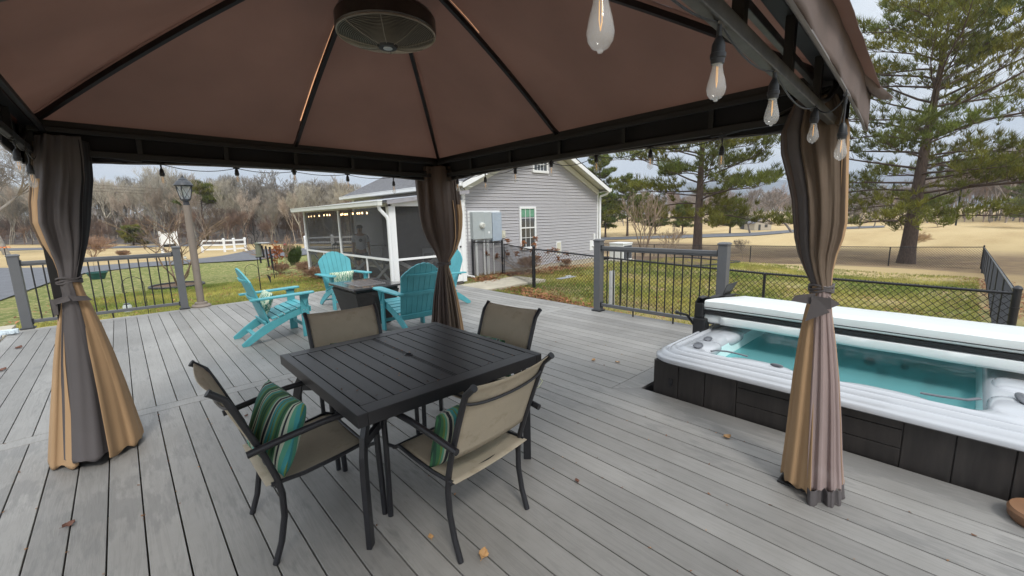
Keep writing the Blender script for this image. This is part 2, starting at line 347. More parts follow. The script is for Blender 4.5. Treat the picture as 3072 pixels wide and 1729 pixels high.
# ================================================================== DECK
X0,PITCH=-1.3995,.1448; GAP=.0065
DX0,DX1,DY1=-1.40,5.70,9.82
mb=MB()
def board(x0,x1,y0,y1,worn=0.,z=0.):
    v=random.uniform(.84,1.10); mb.cur=(v,random.random(),worn); w=GAP/2
    mb.box(x0+w,x1-w,y0+.002,y1-.002,z-.025,z)
k=0; x=X0
while x<DX1-.02:
    xa,xb=x,min(x+PITCH,DX1)
    zones=[]
    inside=xa>3.03
    worn=.16 if x<0 else (.05 if x<1.2 else -.1)
    if inside: segs=[(2.075,4.515),(4.665,9.665)]
    else:
        segs=[(-3.2,4.515),(4.665,9.665)]
    for ya,yb in segs:
        w2=worn
        if ya<0 and 2.5<xa: w2=.1
        if ya<0: board(xa,xb,ya,yb,w2 if xa<1.2 or xa>2.5 else -.1)
        else: board(xa,xb,ya,yb,worn-.12)
    x+=PITCH; k+=1
mb.cur=(1.0,.3,-.1); mb.box(DX0,DX1,4.519,4.661,-.025,.0); 
mb.cur=(1.05,.6,-.2); mb.box(DX0,DX1,9.669,DY1,-.025,.0)
# mitred frame round the spa opening
mb.cur=(.93,.2,.30)
def slab(pts):
    mb.prism([(p[0],p[1],-.025) for p in pts],(0,0,.025))
slab([(3.085,2.07),(3.275,1.885),(3.275,-3.2),(3.085,-3.2)])
mb.cur=(.95,.8,.12); slab([(3.088,2.073),(5.70,2.073),(5.70,1.885),(3.278,1.885)])
deck=struct(mb.build('deck',deck_m,bevel=.0025))
mb=MB(); mb.box(DX0-.02,DX0,-3.2,DY1+.02,-.5,-.02); mb.box(DX0-.02,5.72,DY1,DY1+.022,-.5,-.004); mb.box(5.70,5.722,2.07,DY1,-.62,-.004); mb.box(3.277,3.30,-3.2,1.885,-.6,-.03); mb.box(3.30,5.7,1.885,1.91,-.6,-.03)
struct(mb.build('deck_fascia',m_greypost))
mb=MB()
for i in range(11): 
    y=-2.6+i*1.2
    mb.box(DX0+.03,3.05 if y<2 else 5.66,y,y+.04,-.2,-.03)
struct(mb.build('deck_joists',M('dark_joist_timber',(.03,.025,.02),.9)))
# concrete walk at left
mb=MB()
mb.box(-7,-1.52,-3,11.2,-.3,-.10); mb.box(-1.52,-.02,DY1+.06,10.75,-.3,-.14)
struct(mb.build('concrete_walk',m_conc,bevel=.01))
mb=MB(); mb.box(5.9,9.6,8.9,10.2,-.6,-.405); struct(mb.build('concrete_pad',m_conc,bevel=.01))
# loose leaves on the deck
m_leaf1=M('tan_leaf',(.42,.24,.10),.7,var=.25,vs=30); m_leaf2=M('reddish_brown_leaf',(.13,.055,.035),.7,var=.3,vs=30)
def leaf(px,py,s,mat,label,rz=0.,z=.004):
    p=G(px,py,0); mb=MB(); pts=[]
    for i in range(9):
        t=i/8-.5; w=.42*cos(t*pi)**.8*(1 if i%2 else .82); z0=.16*abs(t)*2
        pts.append([(t*s,-w*s,z0*s+.10*s),(t*s,0,z0*s*.4),(t*s,w*s,z0*s+.22*s)])
    mb.grid(pts); mb.tube([(-.5*s,0,.1*s),(-.72*s,.05*s,.16*s)],.02*s,5)
    o=mb.build('leaf',mat,smooth=True); sm=o.modifiers.new('s','SOLIDIFY'); sm.thickness=.0006; o.location=(p.x,p.y,z); o.rotation_euler=(0,0,rz)
    tag(o,label,'leaf','fallen leaves on the deck'); return o
leaf(1217,1400,.060,m_leaf1,'largest tan curled leaf on the deck in front of the near chair',.6)
leaf(1452,1213,.036,m_leaf2,'small dark red leaf on the deck between the near chair and right curtain',1.)
leaf(1829,1102,.052,m_leaf1,'narrow tan leaf on the deck left of the right curtain',-.7)
leaf(174,1324,.050,m_leaf2,'brown curled leaf on the deck below the left curtain',.3)
leaf(1084,1355,.036,m_leaf1,'small pale leaf between the legs of the near chair and table',1.2)
leaf(1493,908,.050,m_leaf1,'orange brown leaf on the deck halfway between dining set and spa, nearer the chairs',0)
leaf(1553,913,.044,m_leaf1,'tan leaf on the deck halfway between dining set and spa, nearer the spa',2)
leaf(48,877,.08,m_leaf2,'dark leaf on the deck near the left railing post',.9)
leaf(4,934,.08,m_leaf2,'brown leaf at the left edge of the deck',.4)
leaf(620,1048,.03,m_leaf2,'tiny red leaf behind the left chair on the deck',.4)
# tiny debris caught in the board gaps
V=[];Fc=[];tn=[]
for i in range(420):
    kx=random.randint(2,40); x=X0+kx*PITCH+random.gauss(0,.006); y=random.uniform(-.2,5) if random.random()<.8 else random.uniform(5,9)
    if x>3 and y<2.1: continue
    s=random.uniform(.004,.011); a=random.uniform(0,6.28); o=len(V)
    for dx,dy,dz in ((-s,-s*.35,.002),(s,-.3*s,.004+s*.5),(s*.8,s*.4,.003),(-s,s*.3,.004)):
        rx,ry=rot2((dx,dy),a); V.append((x+rx,y+ry,dz))
    Fc.append((o,o+1,o+2,o+3)); t=random.choice([(1,.95,.8),(.5,.4,.35),(1.6,1.5,1.3),(.8,.6,.5)]); tn.append(t)
npmesh('leaf_debris',V,Fc,m_leaf,tint=np.array(tn),kind='stuff',label='tiny leaf crumbs caught in the gaps between deck boards',category='debris')
# ================================================================== GAZEBO
GL,GB,GR,GN=(-.33,4.0),(2.78,4.2),(2.70,.53),(-.38,.34)
GC=(1.19,2.27); corners=[GN,GR,GB,GL]
gz=thing('gazebo','dark framed gazebo with brown fabric canopy standing over the dining table on the deck','gazebo',(GC[0],GC[1],0))
gz_off=Vector((-GC[0],-GC[1],0))
def gl(p): return Vector(p)+gz_off
def cz(t): return 2.20+1.06*t-.20*t*t if t>0 else 2.20+.32*t*3.0
def cpt(e,t,dz=0): 
    x=e[0]+(GC[0]-e[0])*t; y=e[1]+(GC[1]-e[1])*t; return Vector((x,y,cz(t)+dz))
def lerp2(a,b,t): return (a[0]*(1-t)+b[0]*t,a[1]*(1-t)+b[1]*t)
seamf=[]
mb=MB(); TS=[-.085,-.04,0,.03]+[i*.05 for i in range(1,20)]+[.985]
for s in range(4):
    A_,B_=corners[s],corners[(s+1)%4]; P=[]
    US=sorted([i/24 for i in range(25)]+([.496,.505] if s in (1,2) else [])); NN=len(US)-1
    for t in TS:
        row=[]
        for i in range(NN+1):
            u=US[i]; e=lerp2(A_,B_,u); sag=-.035*abs(sin(2*pi*u))*max(0,sin(pi*max(0,min(1,t))))
            wr=.004*sin(u*61+t*9+s)*sin(t*23+u*5)
            row.append(gl(cpt(e,t,sag+wr+.012)))
        P.append(row)
    f0=len(mb.f); mb.grid(P)
    if s in (1,2):
        col=US.index(.5) if s==2 else US.index(.5)-1
        for ri in range(6,len(TS)-2):
            if s==2 or ri>13: seamf.append(f0+ri*NN+col)
o=mb.build('canopy',m_brown,gz,smooth=True); o.data.materials.append(m_seam)
for fi in seamf: o.data.polygons[fi].material_index=1
o; sm=o.modifiers.new('s','SOLIDIFY'); sm.thickness=.004
# valance
def off_edge(i,d):
    A_,B_=Vector(corners[i]),Vector(corners[(i+1)%4]); u=(B_-A_).normalized(); nn=Vector((u.y,-u.x)); return A_+nn*d,B_+nn*d,u
for s in range(4):
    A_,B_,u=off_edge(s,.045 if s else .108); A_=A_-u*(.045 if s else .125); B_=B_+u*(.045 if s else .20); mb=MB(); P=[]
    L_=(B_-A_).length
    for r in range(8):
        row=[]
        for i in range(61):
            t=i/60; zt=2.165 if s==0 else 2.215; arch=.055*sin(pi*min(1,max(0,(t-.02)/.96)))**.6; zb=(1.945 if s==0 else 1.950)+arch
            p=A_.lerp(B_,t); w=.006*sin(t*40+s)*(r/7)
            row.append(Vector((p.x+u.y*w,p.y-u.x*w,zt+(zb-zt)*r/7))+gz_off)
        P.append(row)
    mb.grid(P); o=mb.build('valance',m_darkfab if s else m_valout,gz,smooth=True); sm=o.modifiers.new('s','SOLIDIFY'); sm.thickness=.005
    mb=MB(); hem=[]
    for i in range(61):
        t=i/60; arch=.055*sin(pi*min(1,max(0,(t-.02)/.96)))**.6; p=A_.lerp(B_,t); hem.append(Vector((p.x,p.y,(1.945 if s==0 else 1.950)+arch))+gz_off)
    mb.tube(hem,.0065,6,True); mb.build('hem',M('grey_hem_piping',(.16,.15,.145),.8) if s==0 else bpy.data.materials['grey_hem_piping'],o)
    if True:
        mb=MB(); P=[]
        for j,(dd,z) in enumerate(((.0,2.215),(.07 if s else .06,2.19),(.125 if s else .108,2.165))):
            a2,b2,_=off_edge(s,dd); a2=a2-u*dd; b2=b2+u*dd; P.append([Vector((*a2.lerp(b2,i/12)[:],z))+gz_off for i in range(13)])
        mb.grid(P); o=mb.build('eave_flap',m_valout if s==0 else m_brown,gz,smooth=True)
# pointed canopy corner at the right
A_,B_,u=off_edge(0,.125); 
for s,cn in enumerate(corners):
    mb=MB(); d=(Vector(cn)-Vector(GC)).normalized() if s!=1 else Vector((1,.0)); n2=Vector((-d.y,d.x)); c0=Vector(cn)+d*.10; TL=.20
    if s==1: c0=Vector((2.78,.44)); TL=.46
    pts=[]
    if s==1:
        for j in range(9):
            t=j/8; O_=Vector((2.50,.415,2.168)).lerp(Vector((3.13,.372,2.128)),t); I_=Vector((2.80,.66,2.19)).lerp(Vector((3.12,.40,2.128)),t); O_.z-=.012*sin(pi*t); row=[O_+Vector((.0,.012,-.045*sin(pi*min(1,t*.9+.08)))),O_]+[O_.lerp(I_,q/4)+Vector((0,0,.018*sin(pi*q/4)*(1-t))) for q in range(1,5)]
            pts.append([p_+gz_off for p_ in row])
        mb.grid(pts); o=mb.build('canopy_tip',m_valout,gz,smooth=True); o.modifiers.new('s','SOLIDIFY').thickness=.008
        mb=MB(); mb.beam(Vector((2.72,.50,2.16))+gz_off,Vector((3.05,.395,2.125))+gz_off,.016,.02); mb.build('corner_spike',m_framelit,gz,bevel=.003); continue
    for j in range(6):
        t=j/5; w=(.16 if s!=1 else .075)*(1-t)**.8+.012; zz=2.185-.045*t-.015*t*t; c_=c0+d*(TL*t)
        row=[]
        for i in range(7):
            a=(i/6-.5)*2; row.append(Vector((c_.x+n2.x*w*a,c_.y+n2.y*w*a,zz-.045*abs(a)**1.5*(1-.3*t)))+gz_off)
        pts.append(row)
    mb.grid(pts)
    o=mb.build('canopy_tip',m_valout if s==1 else m_brown,gz,smooth=True); sm=o.modifiers.new('s','SOLIDIFY'); sm.thickness=.012
    mb=MB(); c1=c0+d*(TL*.92); mb.beam(Vector((*(c0-d*.05),2.165))+gz_off,Vector((*c1,2.115))+gz_off,.018,.022)
    mb.build('corner_spike',m_frame,gz,bevel=.003)
# frame: posts, rails, ribs
for cn in corners:
    mb=MB(); mb.box(cn[0]-.03,cn[0]+.03,cn[1]-.03,cn[1]+.03,0.01,2.19); mb.box(cn[0]-.09,cn[0]+.09,cn[1]-.09,cn[1]+.09,0,.012)
    mb.v=[tuple(gl(p)) for p in mb.v]; mb.build('post',m_frame,gz,bevel=.004)
for s in range(4):
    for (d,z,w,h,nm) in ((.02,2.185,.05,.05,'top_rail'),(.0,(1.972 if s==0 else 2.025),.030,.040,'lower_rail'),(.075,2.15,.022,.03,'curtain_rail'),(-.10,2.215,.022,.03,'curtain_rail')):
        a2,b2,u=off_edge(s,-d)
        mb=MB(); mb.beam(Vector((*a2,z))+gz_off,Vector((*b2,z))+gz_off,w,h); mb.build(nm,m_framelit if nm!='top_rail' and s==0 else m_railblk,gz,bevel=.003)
    a2,b2,u=off_edge(s,0)
    L_=(b2-a2).length; k=6
    for i in range(1,k):
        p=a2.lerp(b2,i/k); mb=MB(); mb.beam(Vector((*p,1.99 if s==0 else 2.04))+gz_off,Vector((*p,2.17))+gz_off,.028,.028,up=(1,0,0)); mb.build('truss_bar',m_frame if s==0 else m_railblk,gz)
    for i in range(k):
        if i in (0,k-1):
            p=a2.lerp(b2,i/k); q_=a2.lerp(b2,(i+1)/k); pts=[]
            for j in range(9):
                t=j/8; r_=p.lerp(q_,t); pts.append(Vector((r_.x,r_.y,2.0+(.16*(t**2) if i==k-1 else .16*((1-t)**2))))+gz_off)
            mb=MB(); mb.tube(pts,.011,6); mb.build('truss_scroll',m_frame,gz,smooth=True)
    A_,B_=corners[s],corners[(s+1)%4]
    for e in (A_,lerp2(A_,B_,.5)):
        mb=MB(); mb_pts=[gl(cpt(e,.01+t*.0485,-.034 if t>0 else -.02)) for t in range(20)]
        for p,q_ in zip(mb_pts[:-1],mb_pts[1:]): mb.beam(p,q_+(q_-p)*.06,.026,.030)
        mb.build('rib',m_frame,gz)
mb=MB(); mb.lathe([(.0,3.02),(.14,3.02),(.15,3.0),(.15,3.07),(.12,3.09),(0,3.09)],20); mb.build('crown_ring',m_frame,gz,smooth=True)
mb=MB()
for s in range(4):
    A_,B_=corners[s],corners[(s+1)%4]; P=[]
    for t in (0.,.5,1.):
        row=[]
        for i in range(9):
            e=lerp2(A_,B_,i/8); f=.25*(1-t); row.append(Vector(((e[0]-GC[0])*f,(e[1]-GC[1])*f,3.04+.2*t)))
        P.append(row)
    mb.grid(P)
mb.build('vent_cap',m_brown,gz,smooth=True)
# ceiling fan
FC=(1.135,2.13); FZ=2.475
fan=thing('ceiling_fan','round caged bronze outdoor fan hanging under the centre of the brown canopy','fan',(FC[0],FC[1],FZ))
m_bronze=M('aged_bronze',(.050,.043,.037),.34,metal=.7,var=.3,vs=8)
m_cage=M('cage_wire',(.27,.24,.19),.35,metal=.5,var=.2)
def dome(r): return -.055*(1-(r/.24)**2)
mb=MB()
for i in range(25):
    r=.055+.185*i/24; z=dome(r); mb.tube([(r*cos(a*2*pi/48),r*sin(a*2*pi/48),z) for a in range(49)],.0016 if i<24 else .005,5,False)
mb.build('cage_rings',m_cage,fan,smooth=True)
mb=MB()
for i in range(8):
    a=i*pi/4+.2; mb.tube([(r*cos(a),r*sin(a),dome(r)-.003) for r in (.05,.1,.15,.2,.24)],.002,5)
mb.build('cage_spokes',m_cage,fan,smooth=True)
mb=MB(); mb.lathe([(.240,0),(.247,.01),(.247,.07),(.235,.09),(.225,.09),(.236,.06),(.236,.005),(.240,0)],48); mb.build('band',m_bronze,fan,smooth=30)
mb=MB(); mb.lathe([(.0,.19),(.03,.19),(.05,.16),(.10,.15),(.105,.06),(.075,.035),(0,.03)],24); mb.build('motor',m_bronze,fan,smooth=30)
for i in range(4):
    mb=MB(); P=[]
    for r in (.07,.12,.17,.22):
        w=.03+.22*(r-.05); P.append([rot2((r,-w*.9+w*1.8*j/5),i*pi/2+.5)+(.0+.035*(j/5),) for j in range(6)])
    mb.grid([[Vector((p[0],p[1],p[2]+.005)) for p in row] for row in P]); o=mb.build('blade',m_blackdull,fan,smooth=True); o.modifiers.new('s','SOLIDIFY').thickness=.003
mb=MB(); mb.lathe([(.0,-.066),(.022,-.066),(.024,-.062),(0,-.062)],24); badge=MB(); badge.lathe([(0,-.064),(.044,-.063),(.048,-.056),(.05,-.05),(0,-.05)],32)
hub=badge.build('hub_cap',m_blackdull,fan,smooth=30); mb.build('badge',M('silver_badge',(.45,.46,.46),.35,metal=.5,var=.05),hub,smooth=30)
mb=MB(); mb.tube([(0,0,.19),(.03,.08,.5)],.012,10); mb.build('hanging_rod',m_bronze,fan,smooth=True)
for a in (.3,2.4,4.5):
    mb=MB(); mb.beam((.235*cos(a),.235*sin(a),.05),(.1*cos(a),.1*sin(a),.13),.02,.006); mb.build('bracket',m_bronze,fan)
# ================================================================== CURTAINS
def curtain(name,label,c,sil,parts,tiez,folds=15,seed=1,zfloor=.012):
    c=Vector((c[0],c[1],0)); dv=Vector((c.x,c.y,0)).normalized(); r=Vector((dv.y,-dv.x,0)); Q=c+r
    rows=[]
    tiez=onplane((sil[0][1]+sil[0][2])/2,tiez,c,Q).z
    for y,xl,xr in sil:
        a,b=onplane(xl,y,c,Q),onplane(xr,y,c,Q); rows.append(((a.z+b.z)/2,(a-c).dot(r),(b-c).dot(r)))
    rows.sort(); zs=np.array([q[0] for q in rows]); ls=np.array([q[1] for q in rows]); rs=np.array([q[2] for q in rows])
    root=thing(name,label,'curtain',(c.x,c.y,0),0,'tied curtains on the gazebo posts')
    rd=random.Random(seed); ph=[rd.uniform(0,6.28) for _ in range(8)]
    zt=zs[-1]; NR=96; N=288
    def pos(th,z,extra,nf=None,am=1.):
        folds_=nf or folds
        l_=float(np.interp(z,zs,ls)); r_=float(np.interp(z,zs,rs)); mid=(l_+r_)/2; hw=(r_-l_)/2
        tie=math.exp(-((z-tiez)/.16)**2)
        amp=(.13*(1-.55*tie))*hw*am; wf=.35*sin(1.3*z+5*th+ph[6])
        w=sin(folds_*th+ph[0]+.9*sin(1.7*z+ph[1])+1.1*sin(2*th+ph[4]+.6*z)+wf)
        w=math.copysign(abs(w)**.75,w)*.6+.55*sin((folds_*.43)*th+ph[2]+1.4*z)+.16*sin(folds_*2.3*th+ph[3]+2.5*z)*(.4+.6*sin(2.2*z+3*th+ph[7])**2)
        if z>tiez: w+=.30*sin(7*z+3*th+ph[5])+.35*sin(2.6*z-4*th+ph[1])
        hd=max(.05,hw*(.62+.38*min(1,max(0,1-z/.8))))
        R_=1+amp*w/hw*.9
        x=mid+(hw*.97)*cos(th)*(1+ (R_-1)*.35); dep=-(hd*R_+amp*w*.6+extra)*sin(th)
        return c+r*x+dv*dep
    for pi_,pt_ in enumerate(parts):
        pn,mat,u0,u1,z0,z1,extra=pt_[:7]; z0,z1=[tiez+(.0 if q==.88 else .02) if q in (.88,.90,1.0,1.02) else q for q in (z0,z1)]; nf,am=(pt_[7:9] if len(pt_)>7 else (None,1.))
        P=[]; M_=max(6,int(N*abs((u1 if not callable(u1) else .5)-(u0 if not callable(u0) else 0))/2)) ; M_=int(max(M_,30))
        for i in range(NR+1):
            z=z0+(z1-z0)*i/NR; ua=u0(z) if callable(u0) else u0; ub=u1(z) if callable(u1) else u1; row=[]
            for j in range(M_+1):
                u=ua+(ub-ua)*j/M_; th=pi*(1-u); zz=z
                if i==0 and z0<.3: zz=z0+.012*sin(folds*th+ph[0])
                p=pos(th,max(z,zfloor),extra,nf,am); row.append(Vector((p.x-c.x,p.y-c.y,zz)))
            P.append(row)
        mb=MB(); mb.grid(P); o=mb.build(pn,mat,root,smooth=True)
        o.modifiers.new('s','SOLIDIFY').thickness=.0025
    # tie band
    l_=float(np.interp(tiez,zs,ls)); r_=float(np.interp(tiez,zs,rs)); mid=(l_+r_)/2; hw=(r_-l_)/2+.006; hd=max(.05,hw*.66)+.012
    mb=MB()
    for dz in (0.,.016,-.012):
        pts=[]
        for j in range(33):
            t=2*pi*j/32; p=r*(mid+hw*cos(t))+dv*(hd*sin(t)); pts.append(Vector((p.x,p.y,tiez+dz+.006*sin(3*t+dz*90))))
        mb.tube(pts,.0065,6,False)
    tb=mb.build('tie_band',m_char,root,smooth=True)
    return root,r,dv,mid,hw,hd,tiez
S_L=[(335,82,222),(400,76,234),(450,74,238),(510,68,234),(560,72,232),(610,98,226),(650,122,216),(680,135,208),(704,140,203),(735,148,214),(770,146,232),(830,137,262),(900,128,292),(980,121,322),(1050,115,346),(1110,110,366),(1150,108,374)]
def fl(a): return lambda z: a[0]+(a[1]-a[0])*min(1,max(0,z/1.0))
rootL,r_,dv_,mid_,hw_,hd_,tzL=curtain('gazebo_curtain','charcoal and tan curtain tied to the left gazebo post, skirt flaring widely over the deck',GL,S_L,[
  ('tan_panel',m_tan,-.35,lambda z:.36-.12*z,.02,.88,0.,9,.9),('outer_panel',m_char,lambda z:.24-.04*z,lambda z:.60-.02*z,.06,.88,.016,7,.9),('tan_panel',m_tan,lambda z:.55,1.35,.03,.88,.004,8,.9),('back_panel',m_char,1.3,1.7,.03,2.1,0.),
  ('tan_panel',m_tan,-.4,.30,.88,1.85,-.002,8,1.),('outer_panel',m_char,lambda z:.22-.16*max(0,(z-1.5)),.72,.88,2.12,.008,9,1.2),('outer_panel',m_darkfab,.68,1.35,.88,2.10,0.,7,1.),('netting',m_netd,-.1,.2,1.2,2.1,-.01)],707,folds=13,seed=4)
S_B=[(425,1045,1148),(450,1044,1151),(500,1049,1158),(540,1053,1163),(570,1060,1163),(600,1072,1160),(630,1090,1150),(655,1102,1134),(672,1102,1130),(700,1097,1139),(750,1089,1152),(800,1085,1162),(850,1080,1170),(900,1077,1178)]
curtain('gazebo_curtain','dark brown curtain with narrow pleats tied to the back gazebo post behind the table',GB,S_B,[
  ('outer_panel',m_brncl,-.5,.82,1.0,2.12,.004,9,1.2),('outer_panel',m_brncl,-.5,.82,.02,1.02,.004),('tan_panel',m_tan,.72,1.5,.02,1.75,0.),('outer_panel',m_brncl,.78,1.5,1.70,2.12,.002),('netting',m_netd,.55,.80,.02,1.0,.014)],664,folds=21,seed=9)
S_R=[(235,2005,2108),(280,1982,2126),(330,1962,2140),(380,1963,2139),(440,1978,2137),(500,1990,2135),(560,1994,2133),(600,1997,2124),(640,2006,2108),(680,2022,2098),(718,2040,2094),(745,2034,2092),(790,2022,2096),(860,2008,2106),(950,1994,2116),(1050,1982,2122),(1130,1972,2125),(1200,1962,2130),(1250,1955,2134)]
rootR,rR,dR,midR,hwR,hdR,tzR=curtain('gazebo_curtain','tan curtain with pale pink netting tied to the right gazebo post beside the hot tub',GR,S_R,[
  ('tan_panel',m_tan,-.6,lambda z:.50-.05*z,.04,.90,.010,7,1.1),('netting',m_net,lambda z:.46-.05*z,.97,.07,.90,.012,17,.9),('hem_panel',m_char,.46,1.0,-.0,.08,.035,15,1.1),('tan_panel',m_tan,.90,1.5,.05,.90,0.,7,1.),
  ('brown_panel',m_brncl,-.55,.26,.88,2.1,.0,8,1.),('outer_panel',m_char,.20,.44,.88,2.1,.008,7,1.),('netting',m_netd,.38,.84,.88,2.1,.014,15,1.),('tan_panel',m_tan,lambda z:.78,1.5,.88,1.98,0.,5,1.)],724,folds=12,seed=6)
# bows of the ties
def bow(root,r,dv,mid,hd,z,pts,mat):
    mb=MB()
    for tri in pts:
        mb.add([r*(mid+a)+dv*(-hd-dd)+Vector((0,0,z+zz)) for a,zz,dd in tri],[tuple(range(len(tri)))])
    o=mb.build('bow',mat,root); o.modifiers.new('s','SOLIDIFY').thickness=.004
bow(rootR,rR,dR,midR,hdR,tzR-.01,[[(-.03,-.02,.01),(.045,-.10,.03),(-.055,-.16,.035)],[(-.02,-.01,.0),(-.11,-.03,.0),(-.125,-.06,.01),(-.03,-.07,.01)],[(.03,-.02,.0),(.085,-.06,.0),(.05,-.08,.01)],[(-.04,-.02,.012),(.045,-.03,.02),(.05,-.085,.02),(-.03,-.09,.02)]],m_char)
bow(rootL,r_,dv_,mid_,hd_,tzL-.09,[[(-.02,.0,.02),(.07,-.02,.01),(.09,-.05,.01),(.0,-.04,.03)],[(-.02,.0,.02),(-.09,-.02,.0),(-.085,-.055,.0),(-.01,-.035,.03)],[(-.07,-.02,.0),(-.10,-.02,-.02),(-.095,-.13,-.02),(-.075,-.12,-.01)]],m_char)
# ================================================================== STRING LIGHTS
bulb_mb=MB(); bulb_mb.lathe([(.0,-.078),(.004,-.0775),(.0045,-.074),(.012,-.0715),(.0185,-.062),(.0205,-.051),(.0175,-.034),(.012,-.014),(.0105,0)],16)
bulb0=bulb_mb.build('bulb',m_glass,None,smooth=True)
mb=MB(); mb.tube([(-.003,0,-.005),(-.0035,0,-.035),(0,0,-.048),(.0035,0,-.035),(.003,0,-.005)],.0009,5); fil0=mb.build('filament',m_filament,bulb0)
mb=MB(); mb.lathe([(.0,.052),(.006,.052),(.009,.046),(.0135,.036),(.0145,.018),(.0165,.017),(.0165,.008),(.0145,.006),(.0135,-.004),(.0,-.004)],16); sock0=mb.build('socket',m_plast,None,smooth=35)
mb=MB(); mb.tube([(-.022,0,-.001),(.022,0,.001)],.007,8); mb.tube([(0,0,0),(0,0,-.03)],.0055,8); mb.tube([(0,0,.005),(.004,0,.02),(.012,0,.024)],.0015,5); con0=mb.build('connector',m_plast,None,smooth=35)
first=[True]
def string(label,edge,inset,tips,ends,ztop=1.965,cs=1.):
    inset=inset
    P,Q=edge; u=(Vector(Q)-Vector(P)).normalized(); nn=Vector((u.y,-u.x)); P=Vector(P)-nn*inset; Q=Vector(Q)-nn*inset
    root=thing('string_light',label,'string lights',(P.x,P.y,ztop),0,'string lights along the gazebo rails'); off=Vector((-P.x,-P.y,-ztop)); an=[]; ang=math.atan2(u.y,u.x)
    for (px,py) in tips:
        w=onplane(px,py,P,Q)
        if px==2112: w=EYE+(w-EYE)*.70
        an.append(w)
    rd=random.Random(len(label)); prev=None; pts=[]
    seq=[Vector((*Vector(P).lerp(Vector(Q),e),ztop)) for e in ends[:1]]+[Vector((w.x,w.y,ztop-.01)) for w in an]+[Vector((*Vector(P).lerp(Vector(Q),e),ztop)) for e in ends[1:]]
    for a,b in zip(seq[:-1],seq[1:]):
        sg=.015+.03*rd.random()
        for i in range(10): t=i/10; p=a.lerp(b,t); p.z-=sg*4*t*(1-t); pts.append(p+off)
    pts.append(seq[-1]+off)
    mb=MB(); mb.tube(pts,.0026,6); mb.build('cable',m_plast,root,smooth=True)
    for w in an:
        zt=w.z+.078; tilt=rd.uniform(-.10,.10)
        if first[0]: o=[con0,sock0,bulb0,fil0]; first[0]=False
        else: o=[x.copy() for x in (con0,sock0,bulb0,fil0)]; [C.objects.link(x) for x in o]
        for x in o[:3]: x.parent=root
        o[3].parent=o[2]
        o[0].location=Vector((w.x,w.y,ztop-.01))+off; o[0].rotation_euler=(0,0,ang)
        o[1].location=Vector((w.x,w.y,zt+.004))+off; o[2].location=Vector((w.x,w.y,zt))+off
        mb=MB(); mb.tube([Vector((w.x,w.y,ztop-.03))+off,Vector((w.x+.003,w.y,(ztop-.03+zt+.05)/2))+off,Vector((w.x,w.y,zt+.05))+off],.0032,6); mb.build('cord',m_plast,root,smooth=True)
string('string light with five large clear bulbs on the near right rail above the spa side',((.70,.405),(2.70,.515)),0,[(1510,134),(1800,256),(1939,318),(2043,362),(2112,405)],(.0,1.))
string('string light of five small bulbs along the back left rail towards the lamp post',(GB,GL),.03,[(992,488),(877,478),(743,463),(600,468),(413,472)],(.02,.98),1.992)
string('string light of seven bulbs along the back right rail in front of the grey house',(GR,GB),.03,[(1813,426),(1635,428),(1500,437),(1387,445),(1297,460),(1222,480),(1152,482)],(.02,.99),1.992)
string('string light with three bulbs at the far left edge beside the left curtain',(GL,GN),.02,[(86,474),(54,446),(2,402)],(.0,.8),2.0)
# ================================================================== DINING TABLE
TX0,TX1,TY0,TY1=.652,1.805,1.715,2.905; TZ=.72
tb=thing('dining_table','dark rectangular slatted metal patio table with an umbrella hole, under the gazebo','table',((TX0+TX1)/2,(TY0+TY1)/2,0))
ox,oy=(TX0+TX1)/2,(TY0+TY1)/2
hx,hy=(TX1-TX0)/2,(TY1-TY0)/2
mb=MB(); sw=(2*hx-.10-.02)/12; x=-hx+.05
for i in range(12):
    if i==6: x+=.02
    xa,xb=x+.0035,x+sw-.0035
    if i in (5,6):
        c_=0; h=.022
        # board interrupted by half of the umbrella hole
        pts=[]
        xi=xb if i==5 else xa; xo=xa if i==5 else xb; sg=1 if i==5 else -1
        for yy in (-hy+.095,-h): pass
        arc=[(xi-sg*max(0,(h*cos(a)-.006)),h*sin(a)) for a in [(-pi/2)+pi*k/10 for k in range(11)]]
        poly=[(xo,-hy+.095),(xi,-hy+.095)]+arc+[(xi,hy-.095),(xo,hy-.095)]
        if sg<0: poly=poly[::-1]
        mb.prism([(p[0],p[1],TZ-.014) for p in poly],(0,0,.012))
    else: mb.box(xa,xb,-hy+.095,hy-.095,TZ-.014,TZ-.002)
    x+=sw
for xc in (-.0062,.0062): mb.box(xc-.0035,xc+.0035,-hy+.095,-.03,TZ-.014,TZ-.003); mb.box(xc-.0035,xc+.0035,.03,hy-.095,TZ-.014,TZ-.003)
mb.build('slats',m_tabletop,tb,bevel=.0015)
mb=MB(); mb.box(-hx,-hx+.047,-hy,hy,TZ-.062,TZ); mb.box(hx-.047,hx,-hy,hy,TZ-.062,TZ); mb.box(-hx+.0475,hx-.0475,-hy,-hy+.092,TZ-.062,TZ-.0005); mb.box(-hx+.0475,hx-.0475,hy-.092,hy,TZ-.062,TZ-.0005)
mb.build('top_frame',m_tabletop,tb,bevel=.003)
mb=MB(); mb.lathe([(.021,TZ-.05),(.021,TZ-.001),(.027,TZ-.001),(.027,TZ+.001),(.020,TZ+.002),(.019,TZ-.05)],28); mb.build('umbrella_ring',m_black,tb,smooth=30)
